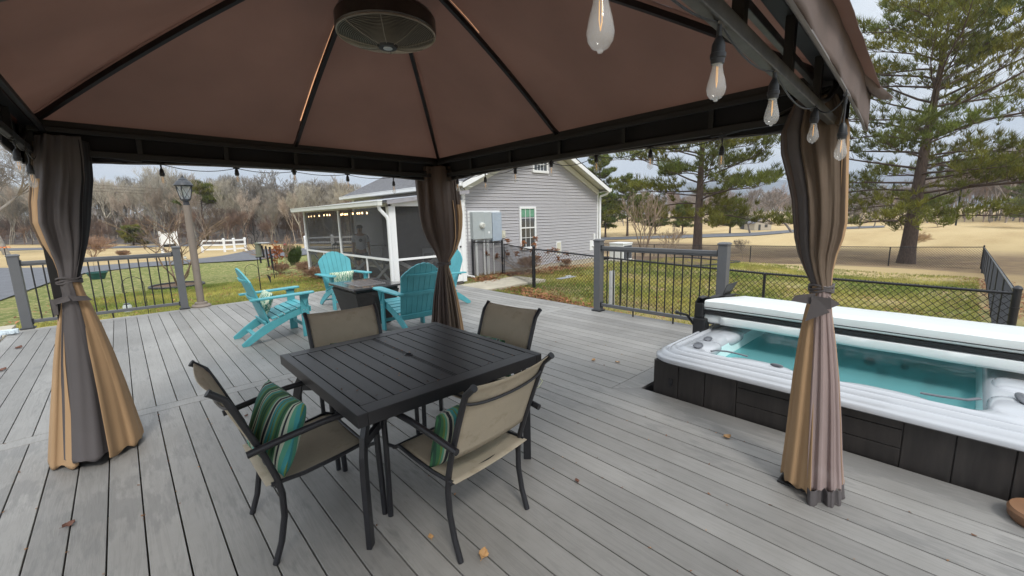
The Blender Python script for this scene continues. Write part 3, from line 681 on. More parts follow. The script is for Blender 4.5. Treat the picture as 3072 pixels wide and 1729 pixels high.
for sx in (-1,1):
    for sy in (-1,1):
        mb=MB(); cx,cy=sx*(hx-.045),sy*(hy-.095); prev=None
        path=[(cx,cy,.0),(cx,cy,.36),(cx-sx*.004,cy-sy*.004,.46),(cx-sx*.02,cy-sy*.02,.545),(cx-sx*.05,cy-sy*.045,.62),(cx-sx*.075,cy-sy*.07,.662)]
        path=[(a-0*sx,b,c) for a,b,c in path]
        for p,q_ in zip(path[:-1],path[1:]): mb.beam(p,Vector(q_)+(Vector(q_)-Vector(p)).normalized()*.006,.048,.026,up=(sx,-sy,0))
        mb.build('leg',m_black,tb,bevel=.003)
mb=MB(); z=.52
mb.beam((-hx+.08,-hy+.13,z),(hx-.08,hy-.13,z),.022,.04); mb.build('cross_brace',m_black,tb)
mb=MB(); mb.beam((-hx+.08,hy-.13,z+.0),(-.03,.03,z),.022,.04); mb.beam((.03,-.03,z),(hx-.08,-hy+.13,z),.022,.04); mb.build('cross_brace',m_black,tb)
mb=MB(); mb.box(-hx+.05,hx-.05,-.03,.03,TZ-.055,TZ-.018); mb.build('under_rail',m_black,tb)
# crumbs on the table
V=[];Fc=[];tn=[]
for i in range(70):
    x=random.uniform(TX0+.05,TX1-.05); y=random.uniform(TY0+.05,TY1-.05); s=random.uniform(.003,.009); a=random.uniform(0,6.3); o=len(V)
    for dx,dy,dz in ((-s,-s*.35,.001),(s,-.3*s,.001+s*.3),(s*.8,s*.5,.002),(-s,s*.4,.001)):
        rx,ry=rot2((dx,dy),a); V.append((x+rx,y+ry,TZ+dz))
    Fc.append((o,o+1,o+2,o+3)); tn.append(random.choice([(.3,.25,.2),(1.2,1.1,.9),(.2,.2,.2),(.7,.5,.4)]))
npmesh('debris',V,Fc,m_leaf,tint=np.array(tn),kind='stuff',label='specks of leaf and dirt on the dark table top',category='debris')
# ================================================================== SLING CHAIRS
def sling_chair(label,loc,rz):
    t=thing('patio_chair',label,'chair',loc,rz,'sling chairs round the dining table')
    for s in (-1,1):
        # rear leg and back upright in one bent tube
        mb=MB(); P=[(s*.235,0,.0),(s*.236,.035,.10),(s*.238,.058,.22),(s*.24,.060,.33),(s*.243,.045,.42),(s*.247,.012,.53),(s*.25,-.035,.66),(s*.252,-.080,.78),(s*.253,-.105,.84),(s*.254,-.155,.885)]
        mb.tube(P,.0145,10); mb.build('back_leg',m_black,t,smooth=True)
        mb=MB(); mb.tube([(s*.254,-.153,.883),(s*.254,-.160,.889)],.0165,10); mb.build('end_cap',m_plast,t,smooth=35)
        mb=MB(); P=[(s*.275,-.060,.585),(s*.280,.10,.610),(s*.285,.25,.628),(s*.286,.36,.632),(s*.284,.43,.622),(s*.281,.485,.585),(s*.278,.505,.53),(s*.274,.508,.42),(s*.272,.515,.2),(s*.272,.520,0)]
        mb.tube(P,.0145,10,flat=1.1); mb.build('front_leg',m_black,t,smooth=True)
        mb=MB(); P=[(s*.243,.02,.395),(s*.245,.16,.392),(s*.247,.32,.408),(s*.248,.43,.425),(s*.25,.475,.40)]; mb.tube(P,.010,8); mb.build('seat_rail',m_black,t,smooth=True)
        mb=MB(); mb.tube([(s*.25,.47,.405),(s*.272,.507,.415)],.009,8); mb.build('side_joint',m_black,t,smooth=True); mb=MB(); mb.tube([(s*.236,.05,.395),(s*.25,.05,.395)],.013,8); mb.build('side_joint',m_black,t,smooth=True)
    mb=MB(); mb.tube([(-.245,.47,.40),(.245,.47,.40)],.010,8); mb.build('cross_bar',m_black,t,smooth=True); mb=MB(); mb.tube([(-.24,.045,.375),(.24,.045,.375)],.011,8); mb.build('cross_bar',m_black,t,smooth=True)
    mb=MB(); mb.tube([(.25*sin(a)*1.0,-.088-.028*cos(a),.805-.030*cos(a)) for a in [(-pi/2)+pi*i/14 for i in range(15)]],.007,8); mb.build('top_bar',m_black,t,smooth=True)
    mb=MB(); P=[]
    for i in range(13):
        v=i/12; row=[]
        for j in range(15):
            u=j/14*2-1
            z=.50+.385*v; yb=np.interp(z,[.42,.53,.66,.78,.84,.885],[.045,.012,-.035,-.080,-.105,-.150]); sg=-.030*(1-u*u)*(.6+.4*sin(pi*v)); dz=-.012*(1-u*u)*(v**3)
            row.append(Vector((u*.243,yb+sg+.0,z+dz)))
        P.append(row)
    mb.grid(P); o=mb.build('back_sling',m_sling,t,smooth=True); o.modifiers.new('s','SOLIDIFY').thickness=.004
    mb=MB(); P=[]
    for i in range(13):
        v=i/12; row=[]
        for j in range(15):
            u=j/14*2-1; y=.0+.485*v
            zz=np.interp(y,[0,.16,.32,.43,.485],[.400,.396,.410,.424,.398])
            row.append(Vector((u*.243,y,zz-.022*(1-u*u)*(sin(pi*min(1,.15+v*.8))))))
        P.append(row)
    mb.grid(P); o=mb.build('seat_sling',m_sling,t,smooth=True); o.modifiers.new('s','SOLIDIFY').thickness=.004
    return t
chA=sling_chair('beige sling chair left of the dining table facing right with a green striped pillow',(.335,2.252,0),-pi/2)
dup(chA,(1.186,1.449,0),math.radians(5.2),'nearest beige sling chair with its back to the viewer, in front of the table')
dup(chA,(1.155,3.055,0),math.radians(180-6),'beige sling chair on the far side of the table facing the viewer')
dup(chA,(1.962,2.285,0),math.radians(90+6.5),'beige sling chair on the right side of the table facing left')
# striped pillow material
def striped(name,scale=1.):
    m,n,l,b=nt(name); tc=n.new('ShaderNodeTexCoord'); sx=n.new('ShaderNodeSeparateXYZ'); l.new(tc.outputs['Object'],sx.inputs[0])
    mu=n.new('ShaderNodeMath'); mu.operation='MULTIPLY'; mu.inputs[1].default_value=4.6*scale; l.new(sx.outputs[0],mu.inputs[0])
    fr=n.new('ShaderNodeMath'); fr.operation='FRACT'; l.new(mu.outputs[0],fr.inputs[0])
    g=(.035,.13,.055);dg=(.015,.06,.035);te=(.04,.24,.25);bl=(.014,.016,.026);w=(.40,.44,.34);ol=(.12,.19,.05);lt=(.08,.28,.19)
    seq=[g,dg,g,ol,lt,w,bl,bl,w,te,te,ol,te,lt,ol,g,dg,g,w,bl,w,lt,te,ol,g,dg]
    r=n.new('ShaderNodeValToRGB'); r.color_ramp.interpolation='CONSTANT'; e=r.color_ramp.elements
    while len(e)<len(seq): e.new(.5)
    pos=0
    for i,c in enumerate(seq): e[i].position=i/len(seq); e[i].color=(*c,1)
    l.new(fr.outputs[0],r.inputs[0]); l.new(r.outputs[0],b.inputs['Base Color']); b.inputs['Roughness'].default_value=.8
    t=noise(n,l,tc.outputs['Object'],300,2); bump(n,l,t.outputs[0],.1,.003,b); return m
m_stripe=striped('green_striped_cloth')
def leafy(name):
    m,n,l,b=nt(name); v=coords(n,l,(1,1,1)); w=n.new('ShaderNodeTexWave'); w.inputs['Scale'].default_value=9; w.inputs['Distortion'].default_value=7; w.inputs['Detail'].default_value=2; w.inputs['Detail Scale'].default_value=3; l.new(v,w.inputs['Vector'])
    n2=noise(n,l,v,6,2); r=ramp(n,[(.45,(.66,.68,.55)),(.60,(.62,.66,.48)),(.72,(.17,.33,.16)),(.85,(.09,.25,.20))]); mm=n.new('ShaderNodeMath'); mm.operation='MULTIPLY_ADD'; l.new(w.outputs['Fac'],mm.inputs[0]); mm.inputs[1].default_value=.55; l.new(n2.outputs[0],mm.inputs[2]); 
    m3=n.new('ShaderNodeMath'); m3.operation='MULTIPLY'; m3.inputs[1].default_value=.85; l.new(mm.outputs[0],m3.inputs[0]); l.new(m3.outputs[0],r.inputs[0]); l.new(r.outputs[0],b.inputs['Base Color']); b.inputs['Roughness'].default_value=.85; return m
m_leafy=leafy('leaf_print_cloth')
def pillow(label,W,Hh,D,loc,rot,mat,group='green striped pillows on the sling chairs'):
    mb=MB(); N=22; 
    for sg in (1,-1):
        P=[]
        for i in range(N+1):
            row=[]
            for j in range(N+1):
                u=i/N*2-1; v=j/N*2-1; k=(1-abs(u)**2.6)*(1-abs(v)**2.6); px=.06*(1-v*v); 
                x=u*W/2*(1-.07*(1-abs(v))**.8*abs(u)**2); z=v*Hh/2*(1-.07*(1-abs(u))**.8*abs(v)**2)
                wr=.05*sin(9*u+4*v)*k
                row.append(Vector((x,sg*D/2*(max(0,k)**.42)*(1+wr),z)))
            P.append(row if sg<0 else row[::-1])
        mb.grid(P)
    o=mb.build('pillow',mat,None,smooth=60); o.location=loc; o.rotation_euler=rot; tag(o,label,'pillow',group)
    me=o.data
    return o
pillow('green striped pillow leaning in the left dining chair',.40,.34,.15,(.44,2.20,.58),(math.radians(-20),math.radians(4),math.radians(-90+8)),m_stripe)
pillow('green striped pillow in the nearest dining chair, seen behind its backrest',.44,.30,.12,(1.15,1.60,.535),(math.radians(16),0,math.radians(5)),m_stripe)
pillow('green striped pillow in the far dining chair, only its top edge above the table',.44,.30,.12,(1.20,2.955,.565),(math.radians(-12),0,math.radians(174)),m_stripe)
pillow('green striped pillow propped in the right dining chair',.44,.30,.12,(1.86,2.33,.565),(math.radians(-12),0,math.radians(97)),m_stripe)
# ================================================================== ADIRONDACK CHAIRS
m_bolt=M('steel_bolt',(.55,.55,.56),.3,metal=.9)
def adirondack(label,loc,rz):
    t=thing('adirondack_chair',label,'chair',loc,rz,'turquoise chairs round the fire table')
    for s in (-1,1):
        # long seat stringer that is also the back leg
        mb=MB(); x=s*.265; pts=[(-.43,.0),(-.36,.0),(-.22,.085),(-.02,.19),(.15,.265),(.30,.315),(.38,.325),(.405,.375),(.395,.41),(.30,.405),(.15,.36),(-.05,.285),(-.18,.225),(-.30,.145),(-.44,.035)]
        mb.prism([(x-.011,y,z) for y,z in pts],(.022,0,0)); mb.build('stringer',m_teal,t,bevel=.003)
        mb=MB(); mb.box(s*.305-.014,s*.305+.014,.285,.385,0,.575); mb.build('front_leg',m_teal,t,bevel=.004)
        mb=MB(); w0,w1=.055,.075; pts=[(-.30,-.045),(-.10,-.055),(.30,-.075),(.42,-.072),(.46,-.04),(.465,.0),(.46,.04),(.42,.068),(.30,.07),(-.30,.045)]
        mb.prism([(s*.325+px*s*-1,y,.577+.02*(y+.3)) for y,px in pts],(0,0,.022)); mb.build('armrest',m_teal,t,bevel=.004)
        mb=MB(); mb.prism([(s*.328-.011,.28,.575),(s*.328-.011,.40,.58),(s*.328-.011,.37,.50),(s*.328-.011,.34,.42)],(.022,0,0)) ; mb.build('arm_bracket',m_teal,t)
    # fan back
    B0=Vector((0,-.085,.20)); B1=Vector((0,-.335,.985)); ax=(B1-B0).normalized(); nrm=Vector((0,ax.z,-ax.y))
    n_=7
    for i in range(n_):
        k=i-(n_-1)/2; wb,wt=.068,.082; gb=.004
        L_=(B1-B0).length
        xb=k*(wb+gb)
        mb=MB()
        def P_(x,s_,d=0): 
            dep=.004*(abs(x)/.25)**2*30*.25
            return Vector((x,0,0))+B0+ax*s_+nrm*(d+dep*.5)
        r_=[]
        segs=6
        lo=None
        def arch(x): return L_*(1-.22*(abs(x)/.30)**2.0)
        xt2=k*(wt+gb)
        top=[]
        for q in (1,.5,0,-.5,-1): xx=xt2+q*wt/2; top.append(P_(xx,arch(xx)-(.006 if abs(q)==1 else 0)))
        pts=[P_(xb-wb/2,0),P_(xb+wb/2,0)]+top
        mb.prism(pts,nrm*-.020); mb.build('back_slat',m_teal,t,bevel=.003)
    for (sv,w,h) in ((.06,.52,.07),(.40,.62,.05),(.66,.47,.035)):
        mb=MB(); c_=B0+ax*sv-nrm*.034
        if sv>.3:
            pts=[Vector((w*(i/10-.5),0,0))+c_+nrm*(.022*(2*(i/10-.5))**2) for i in range(11)]
            for p,q_ in zip(pts[:-1],pts[1:]): mb.beam(p,q_+(q_-p)*.03,.022,h,up=ax)
        else: mb.beam(c_-Vector((w/2,0,0)),c_+Vector((w/2,0,0)),.022,h,up=ax)
        mb.build('back_support',m_teal,t,bevel=.002)
    for i in range(6):
        y=-.07+i*.078; zc=np.interp(y,[-.05,.15,.30,.40],[.292,.367,.412,.412])+.011; z2=np.interp(y+.07,[-.05,.15,.30,.40],[.292,.367,.412,.412])+.011
        mb=MB(); mb.beam((-.285,y+.036,(zc+z2)/2),(.285,y+.036,(zc+z2)/2),.070,.020,up=Vector((0,-(z2-zc),.07)).normalized()); mb.build('seat_slat',m_teal,t,bevel=.003)
    mb=MB(); mb.box(-.285,.285,.398,.42,.33,.405); mb.build('front_apron',m_teal,t,bevel=.003)
    mb=MB(); mb.beam((-.255,-.255,.10),(.255,-.255,.10),.05,.022); mb.build('stretcher',m_teal,t,bevel=.002); mb=MB(); mb.box(-.29,.29,.325,.345,.12,.165); mb.build('stretcher',m_teal,t,bevel=.002)
    for s in (-1,1):
        for y,z in ((.315,.37),(.355,.37),(.33,.54),(.35,.30)): mb=MB(); mb.lathe([(.0,.018),(.006,.017),(.007,.014),(0,.0138)],8,(s*.319-(0 if s>0 else 0)-s*.014,y,z),Matrix.Rotation(s*pi/2,3,'Y')); mb.build('bolt_head',m_bolt,t)
    return t
ad1=adirondack('turquoise slatted chair left of the fire table, in side view',(1.40,6.38,0),-pi/2)
dup(ad1,(2.93,7.85,0),pi+.03,'turquoise slatted chair behind the fire table, facing the viewer')
dup(ad1,(2.90,5.20,0),-.03,'turquoise slatted chair right of the fire table with its back to the viewer')
dup(ad1,(4.18,6.44,0),pi/2,'turquoise slatted chair half hidden behind the back curtain')
pillow('leaf print pillow in the left turquoise chair',.42,.30,.12,(1.33,6.36,.50),(math.radians(-20),0,-pi/2),m_leafy,'leaf print pillows on the turquoise chairs')
pillow('leaf print pillow in the turquoise chair facing the viewer',.46,.27,.12,(2.93,7.86,.50),(math.radians(-20),0,pi+.03),m_leafy,'leaf print pillows on the turquoise chairs')
# ================================================================== FIRE TABLE
fx0,fx1,fy0,fy1=2.29,3.03,5.74,6.70; fz=.605; fcx,fcy=(fx0+fx1)/2,(fy0+fy1)/2
ft=thing('fire_table','dark wicker fire pit table with a polished stone top between the turquoise chairs','fire pit table',(fcx,fcy,0))
mb=MB(); a_,b_=(fx1-fx0)/2,(fy1-fy0)/2; mb.box(-a_,a_,-b_,b_,fz-.03,fz); mb.build('top_slab',m_stone,ft,bevel=.004)
mb=MB(); mb.box(-a_*.55,a_*.55,-b_*.55,b_*.55,fz+.0005,fz+.006); lid=mb.build('burner_lid',M('dark_lid',(.07,.06,.06),.25,var=.3,vs=20),ft,bevel=.002)
mb=MB()
for s in (-1,1): mb.box(-a_*.57,a_*.57,s*b_*.56-.006,s*b_*.56+.006,fz+.0005,fz+.005); mb.box(s*a_*.56-.006,s*a_*.56+.006,-b_*.55+.006,b_*.55-.006,fz+.0005,fz+.0045)
mb.build('lid_trim',M('steel_trim',(.35,.33,.32),.35,metal=.6),ft)
mb=MB(); mb.box(-a_+.05,a_-.05,-b_+.05,b_-.05,fz-.07,fz-.0305); mb.build('neck',m_blackdull,ft)
def taper_side(p0,p1,q0,q1,name,mat,inset=0):
    pass
mb=MB(); P=[]; R_=44; 
for i in range(R_+1):
    v=i/R_; ka=(a_-.035)*(1-.33*(1-v)); kb=(b_-.035)*(1-.26*(1-v)); row=[]
    for sx_,sy_,dx_,dy_ in ((-1,-1,1,0),(1,-1,0,1),(1,1,-1,0),(-1,1,0,-1)):
        nseg=40
        for j in range(nseg):
            t=j/nseg*2; x=sx_*ka+dx_*ka*t; y=sy_*kb+dy_*kb*t
            w=.0022*(1 if (i+j)%2 else -1); nx_,ny_=(-dy_ and 0,0)
            ox_,oy_=(dy_*w,-dx_*w); row.append(Vector((x+ox_,y+oy_,.012+(fz-.085)*v)))
    P.append(row)
mb.grid(P,closed=True); mb.build('wicker_base',m_wicker,ft)
# ================================================================== HOT TUB
sx0,sx1,sy0,sy1=3.315,5.56,-.50,1.785
tubm=thing('hot_tub','square white hot tub with dark skirt and teal water sunk into the deck','hot tub',(sx0,sy0,0))
def rr(x0,x1,y0,y1,r,z,nc=10,ns=14):
    pts=[]
    for cx,cy,a0 in ((x1-r,y0+r,-pi/2),(x1-r,y1-r,0),(x0+r,y1-r,pi/2),(x0+r,y0+r,pi)):
        for i in range(nc+1):
            a=a0+pi/2*i/nc; pts.append(Vector((cx+r*cos(a),cy+r*sin(a),z)))
        # straight subdivision
        nxt={-pi/2:(x1,y1-r,x1,y0+r),0:(x0+r,y1,x1-r,y1),pi/2:(x0,y0+r,x0,y1-r),pi:(x1-r,y0,x0+r,y0)}[a0]
        for i in range(1,ns):
            t=i/ns; pts.append(Vector((nxt[2]+(nxt[0]-nxt[2])*t,nxt[3]+(nxt[1]-nxt[3])*t,z)))
    return pts
LX,LY=sx1-sx0,sy1-sy0
def ring(i,z,r=.18,ie=None):
    # i inset on the long front/back, ie inset at the pillow ends
    ie=i if ie is None else ie
    return rr(i,LX-i,ie,LY-ie,max(.03,r),z)
prof=[(-.005,.285,.2,None),(-.038,.288,.22,None),(-.050,.298,.23,None),(-.050,.322,.23,None),(-.040,.333,.22,None),(-.028,.336,.22,None),(-.020,.346,.21,None),(0,.364,.2,None),(.018,.370,.19,None),(.032,.362,.18,None),(.038,.352,.18,None),(.046,.362,.18,None),(.062,.384,.17,None),(.082,.388,.16,None),(.098,.378,.15,None),(.104,.368,.15,None),(.113,.380,.15,None),(.124,.391,.14,.15),(.134,.395,.13,.20),(.144,.396,.13,.27),(.154,.392,.14,.31),(.164,.375,.15,.335),(.171,.345,.16,.35),(.182,.28,.17,.362),(.195,.20,.18,.375),(.22,.05,.2,.40),(.27,-.15,.22,.44),(.33,-.35,.25,.5),(.44,-.48,.2,.6),(.8,-.52,.1,.85)]
cut=next(i for i,q in enumerate(prof) if abs(q[1]-.345)<1e-6)
mb=MB(); mb.grid([ring(i,z,r,ie) for i,z,r,ie in prof[:cut+1]],closed=True); shell=mb.build('rim',m_spa,tubm,smooth=50)
mb=MB(); mb.grid([ring(i,z,r,ie) for i,z,r,ie in prof[cut:]],closed=True); mb.add(ring(.8,-.52,.1,.85),[tuple(range(len(ring(.8,-.52,.1,.85))))]); mb.build('basin',m_spabasin,tubm,smooth=50)
# seats and platforms under water
mb=MB(); mb.prism([(.27,LY-.38,-.2),(.95,LY-.38,-.2),(.80,LY-.75,-.2),(.45,LY-.85,-.2),(.27,LY-.8,-.2)],(0,0,.26)); mb.build('seat',m_spabasin,tubm,bevel=.05); mb=MB(); mb.prism([(.27,.4,-.22),(.8,.4,-.22),(.7,.75,-.22),(.27,.8,-.22)],(0,0,.22)); mb.build('seat',m_spabasin,tubm,bevel=.05); mb=MB(); mb.prism([(1.9,.5,-.3),(1.9,LY-.5,-.3),(1.55,LY-.6,-.3),(1.45,LY/2,-.3),(1.55,.6,-.3)],(0,0,.22)); mb.build('seat',m_spabasin,tubm,bevel=.05)
# moulded shoulders and headrests at the ends
def blob(cx,cy,cz_,a,b,c,mat,name,par,rz=0,p=2.4):
    mb=MB(); P=[]
    for i in range(13):
        th=-pi/2+pi*i/12; row=[]
        for j in range(24):
            ph=2*pi*j/24
            f=lambda v,e: math.copysign(abs(v)**(2/e),v)
            x,y=rot2((a*f(cos(th),p)*f(cos(ph),p),b*f(cos(th),p)*f(sin(ph),p)),rz)
            row.append(Vector((cx+x,cy+y,cz_+c*f(sin(th),p))))
        P.append(row)
    mb.grid(P,closed=True); return mb.build(name,mat,par,smooth=True)
blob(.36,LY-.27,.352,.19,.12,.050,m_spa,'headrest_mould',tubm,0,3)
blob(.90,LY-.27,.345,.22,.11,.055,m_spa,'headrest_mould',tubm,0,3)
blob(.36,.21,.355,.20,.13,.06,m_spa,'headrest_mould',tubm,0,3)
blob(.80,.20,.36,.16,.12,.06,m_spa,'headrest_mould',tubm,0,3)
blob(.20,LY/2+.38,.34,.09,.26,.05,m_spa,'headrest_mould',tubm,0,2.6)
blob(.19,LY/2-.35,.34,.08,.28,.045,m_spa,'headrest_mould',tubm,0,2.6)
for (x,y,a,b,nm,rz) in ((.27,LY-.26,.085,.04,'control',.3),(.52,LY-.24,.07,.035,'control',.2),(.46,.20,.10,.03,'cup_trim',.1),(.17,LY/2+.25,.045,.014,'control',pi/2)):
    o=blob(x,y,.405 if nm!='cup_trim' else .425,a,b,.014,m_grayoval,nm,tubm,rz,2)
mb=MB(); mb.tube([(.20,LY-.40,.398),(.24,LY-.42,.401),(.27,LY-.50,.402),(.27,LY-.60,.401),(.265,LY-.66,.398)],.012,8,flat=.5); mb.build('grip_trim',m_grayoval,tubm,smooth=True)
mb=MB(); mb.tube([(.235,.62,.402),(.245,.52,.404),(.28,.42,.404),(.36,.37,.402)],.013,8,flat=.5); mb.build('grip_trim',m_grayoval,tubm,smooth=True)
m_water,n,l,b=nt('teal_spa_water'); o_=n['Material Output']
tr=n.new('ShaderNodeBsdfTransparent'); tr.inputs[0].default_value=(.50,.86,.88,1); gl_=n.new('ShaderNodeBsdfGlossy'); gl_.inputs['Roughness'].default_value=.03; df=n.new('ShaderNodeBsdfDiffuse'); df.inputs[0].default_value=(.25,.60,.62,1)
v=coords(n,l); t=noise(n,l,v,5,3,.5,.6); bp=n.new('ShaderNodeBump'); bp.inputs['Strength'].default_value=.12; bp.inputs['Distance'].default_value=.02; l.new(t.outputs[0],bp.inputs['Height']); l.new(bp.outputs[0],gl_.inputs['Normal'])
m1=n.new('ShaderNodeMixShader'); m1.inputs[0].default_value=.40; l.new(tr.outputs[0],m1.inputs[1]); l.new(df.outputs[0],m1.inputs[2])
lw=n.new('ShaderNodeFresnel'); lw.inputs[0].default_value=1.16; m2=n.new('ShaderNodeMixShader'); l.new(lw.outputs[0],m2.inputs[0]); l.new(m1.outputs[0],m2.inputs[1]); l.new(gl_.outputs[0],m2.inputs[2]); l.new(m2.outputs[0],o_.inputs[0])
mb=MB(); R0=ring(.190,.245,.17,.370); mb.add(R0,[tuple(range(len(R0)))]); wat=mb.build('water',m_water,tubm)
def jet(x,y,z,r,nx_,ny_,nz_):
    d=Vector((nx_,ny_,nz_)).normalized(); q_=Vector((0,0,1)).rotation_difference(d).to_matrix(); mb=MB()
    mb.lathe([(0,.02),(r*.4,.02),(r*.45,.008),(r*.8,.012),(r,.004),(r,-.01),(0,-.01)],18,(x,y,z),q_); mb.build('jet',m_jet,tubm,smooth=40)
for (x,y,z,r) in ((1.86,.62,-.02,.05),(1.86,.95,-.02,.045),(1.86,1.05,.08,.045),(1.86,1.35,.02,.045),(1.86,1.5,-.1,.045),(1.86,.8,.09,.03)): jet(x,y,z,r,-1,0,.25)
for (x,y) in ((.7,.405),(.85,.40),(.78,.415)): jet(x,y,.12,.030,0,1,.15)
jet(.95,1.10,-.45,.15,0,0,1); jet(1.35,.70,-.47,.12,0,0,1); jet(.62,.85,-.1,.07,0,0,1)
# skirt
mb=MB(); mb.box(0,LX,0,LY,-.62,.0); 
mb=MB()
mb.box(.0,LX,LY-.02,LY,-.62,.287); mb.box(LX-.02,LX,0,LY-.0205,-.62,.287); mb.box(0.006,.03,.0,LY-.0205,-.62,.286)
sk=mb.build('skirt',m_skirt,tubm)
ys=[0,.22,.44,.66,1.60,1.84,2.06,LY-.002]
for a,b2 in zip(ys[:-1],ys[1:]):
    if b2-a>.5:
        z=-.62
        while z<.28: mb=MB(); mb.box(-.006,.0055,a+.003,b2-.003,z+.0025,min(z+.118,.284)); mb.build('skirt_board',m_skirt,tubm,bevel=.002); z+=.121
    else:
        mb=MB(); mb.box(-.008,.0055,a+.003,b2-.003,-.62,.284); mb.build('skirt_board',m_skirt,tubm,bevel=.002)
for yy in (.14,LY-.16):
    mb=MB(); mb.box(-.018,-.008,yy-.018,yy+.018,.10,.15); mb.box(-.026,-.018,yy-.008,yy+.008,.085,.11); mb.build('latch',m_black,tubm,bevel=.002)
# folded cover on the back half
cv=thing('spa_cover','white vinyl hot tub cover folded in half on the back of the tub','spa cover',(4.20,sy0,.40))
def cslab(x0,x1,zf0,zf1,zb0,zb1,name,mat,seed):
    mb=MB(); N=40; rd=random.Random(seed); P=[]
    for i in range(N+1):
        y=-.02+ (LY-.02+.0)*i/N; w=.003*sin(i*.35+seed)+.0015*sin(i*.9)
        rw=[]
        for (fx_,fz_) in ((x0+.02,zf0),(x0+.004,zf0+.012),(x0,(zf0+zf1)/2),(x0+.004,zf1-.012),(x0+.025,zf1),(x0+.25,zf1*.8+zb1*.2+.006),(x0+.55,zf1*.5+zb1*.5+.01),(x0+.85,zf1*.2+zb1*.8+.006),(x1-.02,zb1),(x1,zb1-.02),(x1,zb0+.01),(x1-.03,zb0)):
            rw.append(Vector((fx_+w*.5,y,fz_+w*(1 if fz_>zf0+.02 else .2))))
        P.append(rw)
    mb.grid(P,closed=True); mb.add(P[0],[tuple(range(len(P[0])))]); mb.add(P[-1],[tuple(reversed(range(len(P[-1]))))])
    return mb.build(name,mat,cv,smooth=45)
cslab(.015,1.10,.055,.145,.02,.06,'lower_slab',m_cover,1)
cslab(-.0,1.13,.185,.285,.07,.165,'upper_slab',m_cover,2)
mb=MB(); P=[]
for i in range(41):
    y=.10+(LY-.30)*i/40; w=.006*sin(i*.6)
    P.append([Vector((.020,y,.140)),Vector((.004,y,.128+w*.3)),Vector((.0,y,.105+w*.4)),Vector((.002,y,.08+w*.3)),Vector((.006,y,.062+w*.3))])
mb.grid(P); o=mb.build('skirt_flap',m_cover,cv,smooth=True); o.modifiers.new('s','SOLIDIFY').thickness=.008
mb=MB(); mb.box(.03,.08,.02,LY-.06,.145,.186); mb.box(.0,.012,.0,LY-.04,.150,.182); mb.build('hinge_strip',m_blackdull,cv)
mb=MB(); mb.tube([(-.006,.0,.214),(-.008,LY*.5,.216),(-.006,LY-.04,.214)],.004,6); mb.build('seam_piping',m_blackdull,cv)
mb=MB(); mb.box(-.02,.35,LY-.055,LY+.02,-.06,.28); 
mb=MB(); P=[]
for j in range(9):
    t=j/8; x=-.03+1.0*t; row=[Vector((x,LY-.03,.30-.10*t+.012*sin(j*2))),Vector((x,LY+.01,.31-.11*t+.015*sin(j*2.2))),Vector((x,LY+.035,.26-.12*t)),Vector((x,LY+.04,.02))]; P.append(row)
mb.grid(P); o=mb.build('end_strap',m_blackdull,cv,smooth=True); o.modifiers.new('s','SOLIDIFY').thickness=.006
mb=MB(); mb.add([(.62,LY+.04,.20),(.60,LY-.02,.36),(.80,LY-.06,.38),(.86,LY+.04,.22)],[(0,1,2,3)]); o=mb.build('strap_tail',m_blackdull,cv); o.modifiers.new('s','SOLIDIFY').thickness=.005
mb=MB(); mb.box(-.05,.06,LY-.075,LY+.05,-.10,.10); mb.box(-.03,.04,LY-.04,LY+.045,.10,.25); mb.build('corner_strap',m_blackdull,cv,bevel=.01)
mb=MB(); mb.tube([(.05,LY+.06,-.02),(.02,LY+.14,.10),(-.06,LY+.20,.13)],.013,8); mb.tube([(-.06,LY+.20,.13),(-.075,LY+.22,.14)],.02,8); mb.tube([(.05,LY+.06,-.03),(.05,LY+.07,-.3)],.013,8); mb.build('lifter_arm',m_black,cv,smooth=True)
# ================================================================== RAILINGS
def railing(name,label,P,Q,nb,z0=0.,feet=2):
    P,Q=Vector((*P,0)),Vector((*Q,0)); L_=(Q-P).length; a=math.atan2(Q.y-P.y,Q.x-P.x)
    t=thing(name,label,'railing',(P.x,P.y,z0),a,'grey deck railing sections')
    for x in (0,L_):
        mb=MB(); mb.box(x-.058,x+.058,-.058,.058,.0,1.135); po=mb.build('post',m_greypost,t,bevel=.006)
        mb=MB(); P4=lambda s,z:[(x-s,-s,z),(x+s,-s,z),(x+s,s,z),(x-s,s,z)]
        mb.grid([[Vector(p) for p in P4(.067,1.1352)],[Vector(p) for p in P4(.067,1.150)],[Vector(p) for p in P4(.045,1.166)]],closed=True); mb.add(P4(.045,1.166),[(0,1,2,3)]); mb.build('post_cap',m_greypost,po)
        mb=MB(); mb.box(x-.08,x+.08,-.08,.08,.0,.022); mb.build('post_skirt',m_plast,po,bevel=.004)
        sgn=1 if x==0 else -1
        for z in (1.03,.11): mb=MB(); mb.box(x+sgn*.058-.0 if sgn>0 else x-.075,x+.075 if sgn>0 else x-.058,-.036,.036,z-.042,z+.042); mb.build('rail_bracket',m_plast,po,bevel=.003)
    mb=MB(); mb.box(.07,L_-.07,-.032,.032,1.005,1.055); mb.box(.07,L_-.07,-.022,.022,.98,1.0052); mb.build('top_rail',m_greypost,t,bevel=.006)
    mb=MB(); mb.box(.07,L_-.07,-.024,.024,.085,.135); mb.build('bottom_rail',m_greypost,t,bevel=.006)
    for i in range(nb):
        x=.07+(L_-.14)*(i+.75)/(nb+.5); mb=MB(); mb.tube([(x,0,.12),(x,0,.99)],.0095,10); mb.build('baluster',m_blackdull,t,smooth=True)
    for i in range(feet):
        x=L_*(i+1)/(feet+1); mb=MB(); mb.tube([(x,0,0),(x,0,.09)],.012,8); mb.build('rail_foot',m_blackdull,t)
railing('deck_railing','grey deck railing with black balusters at the far left, crossed by the left curtain',(-1.225,9.90),(.735,9.85),14,feet=1)
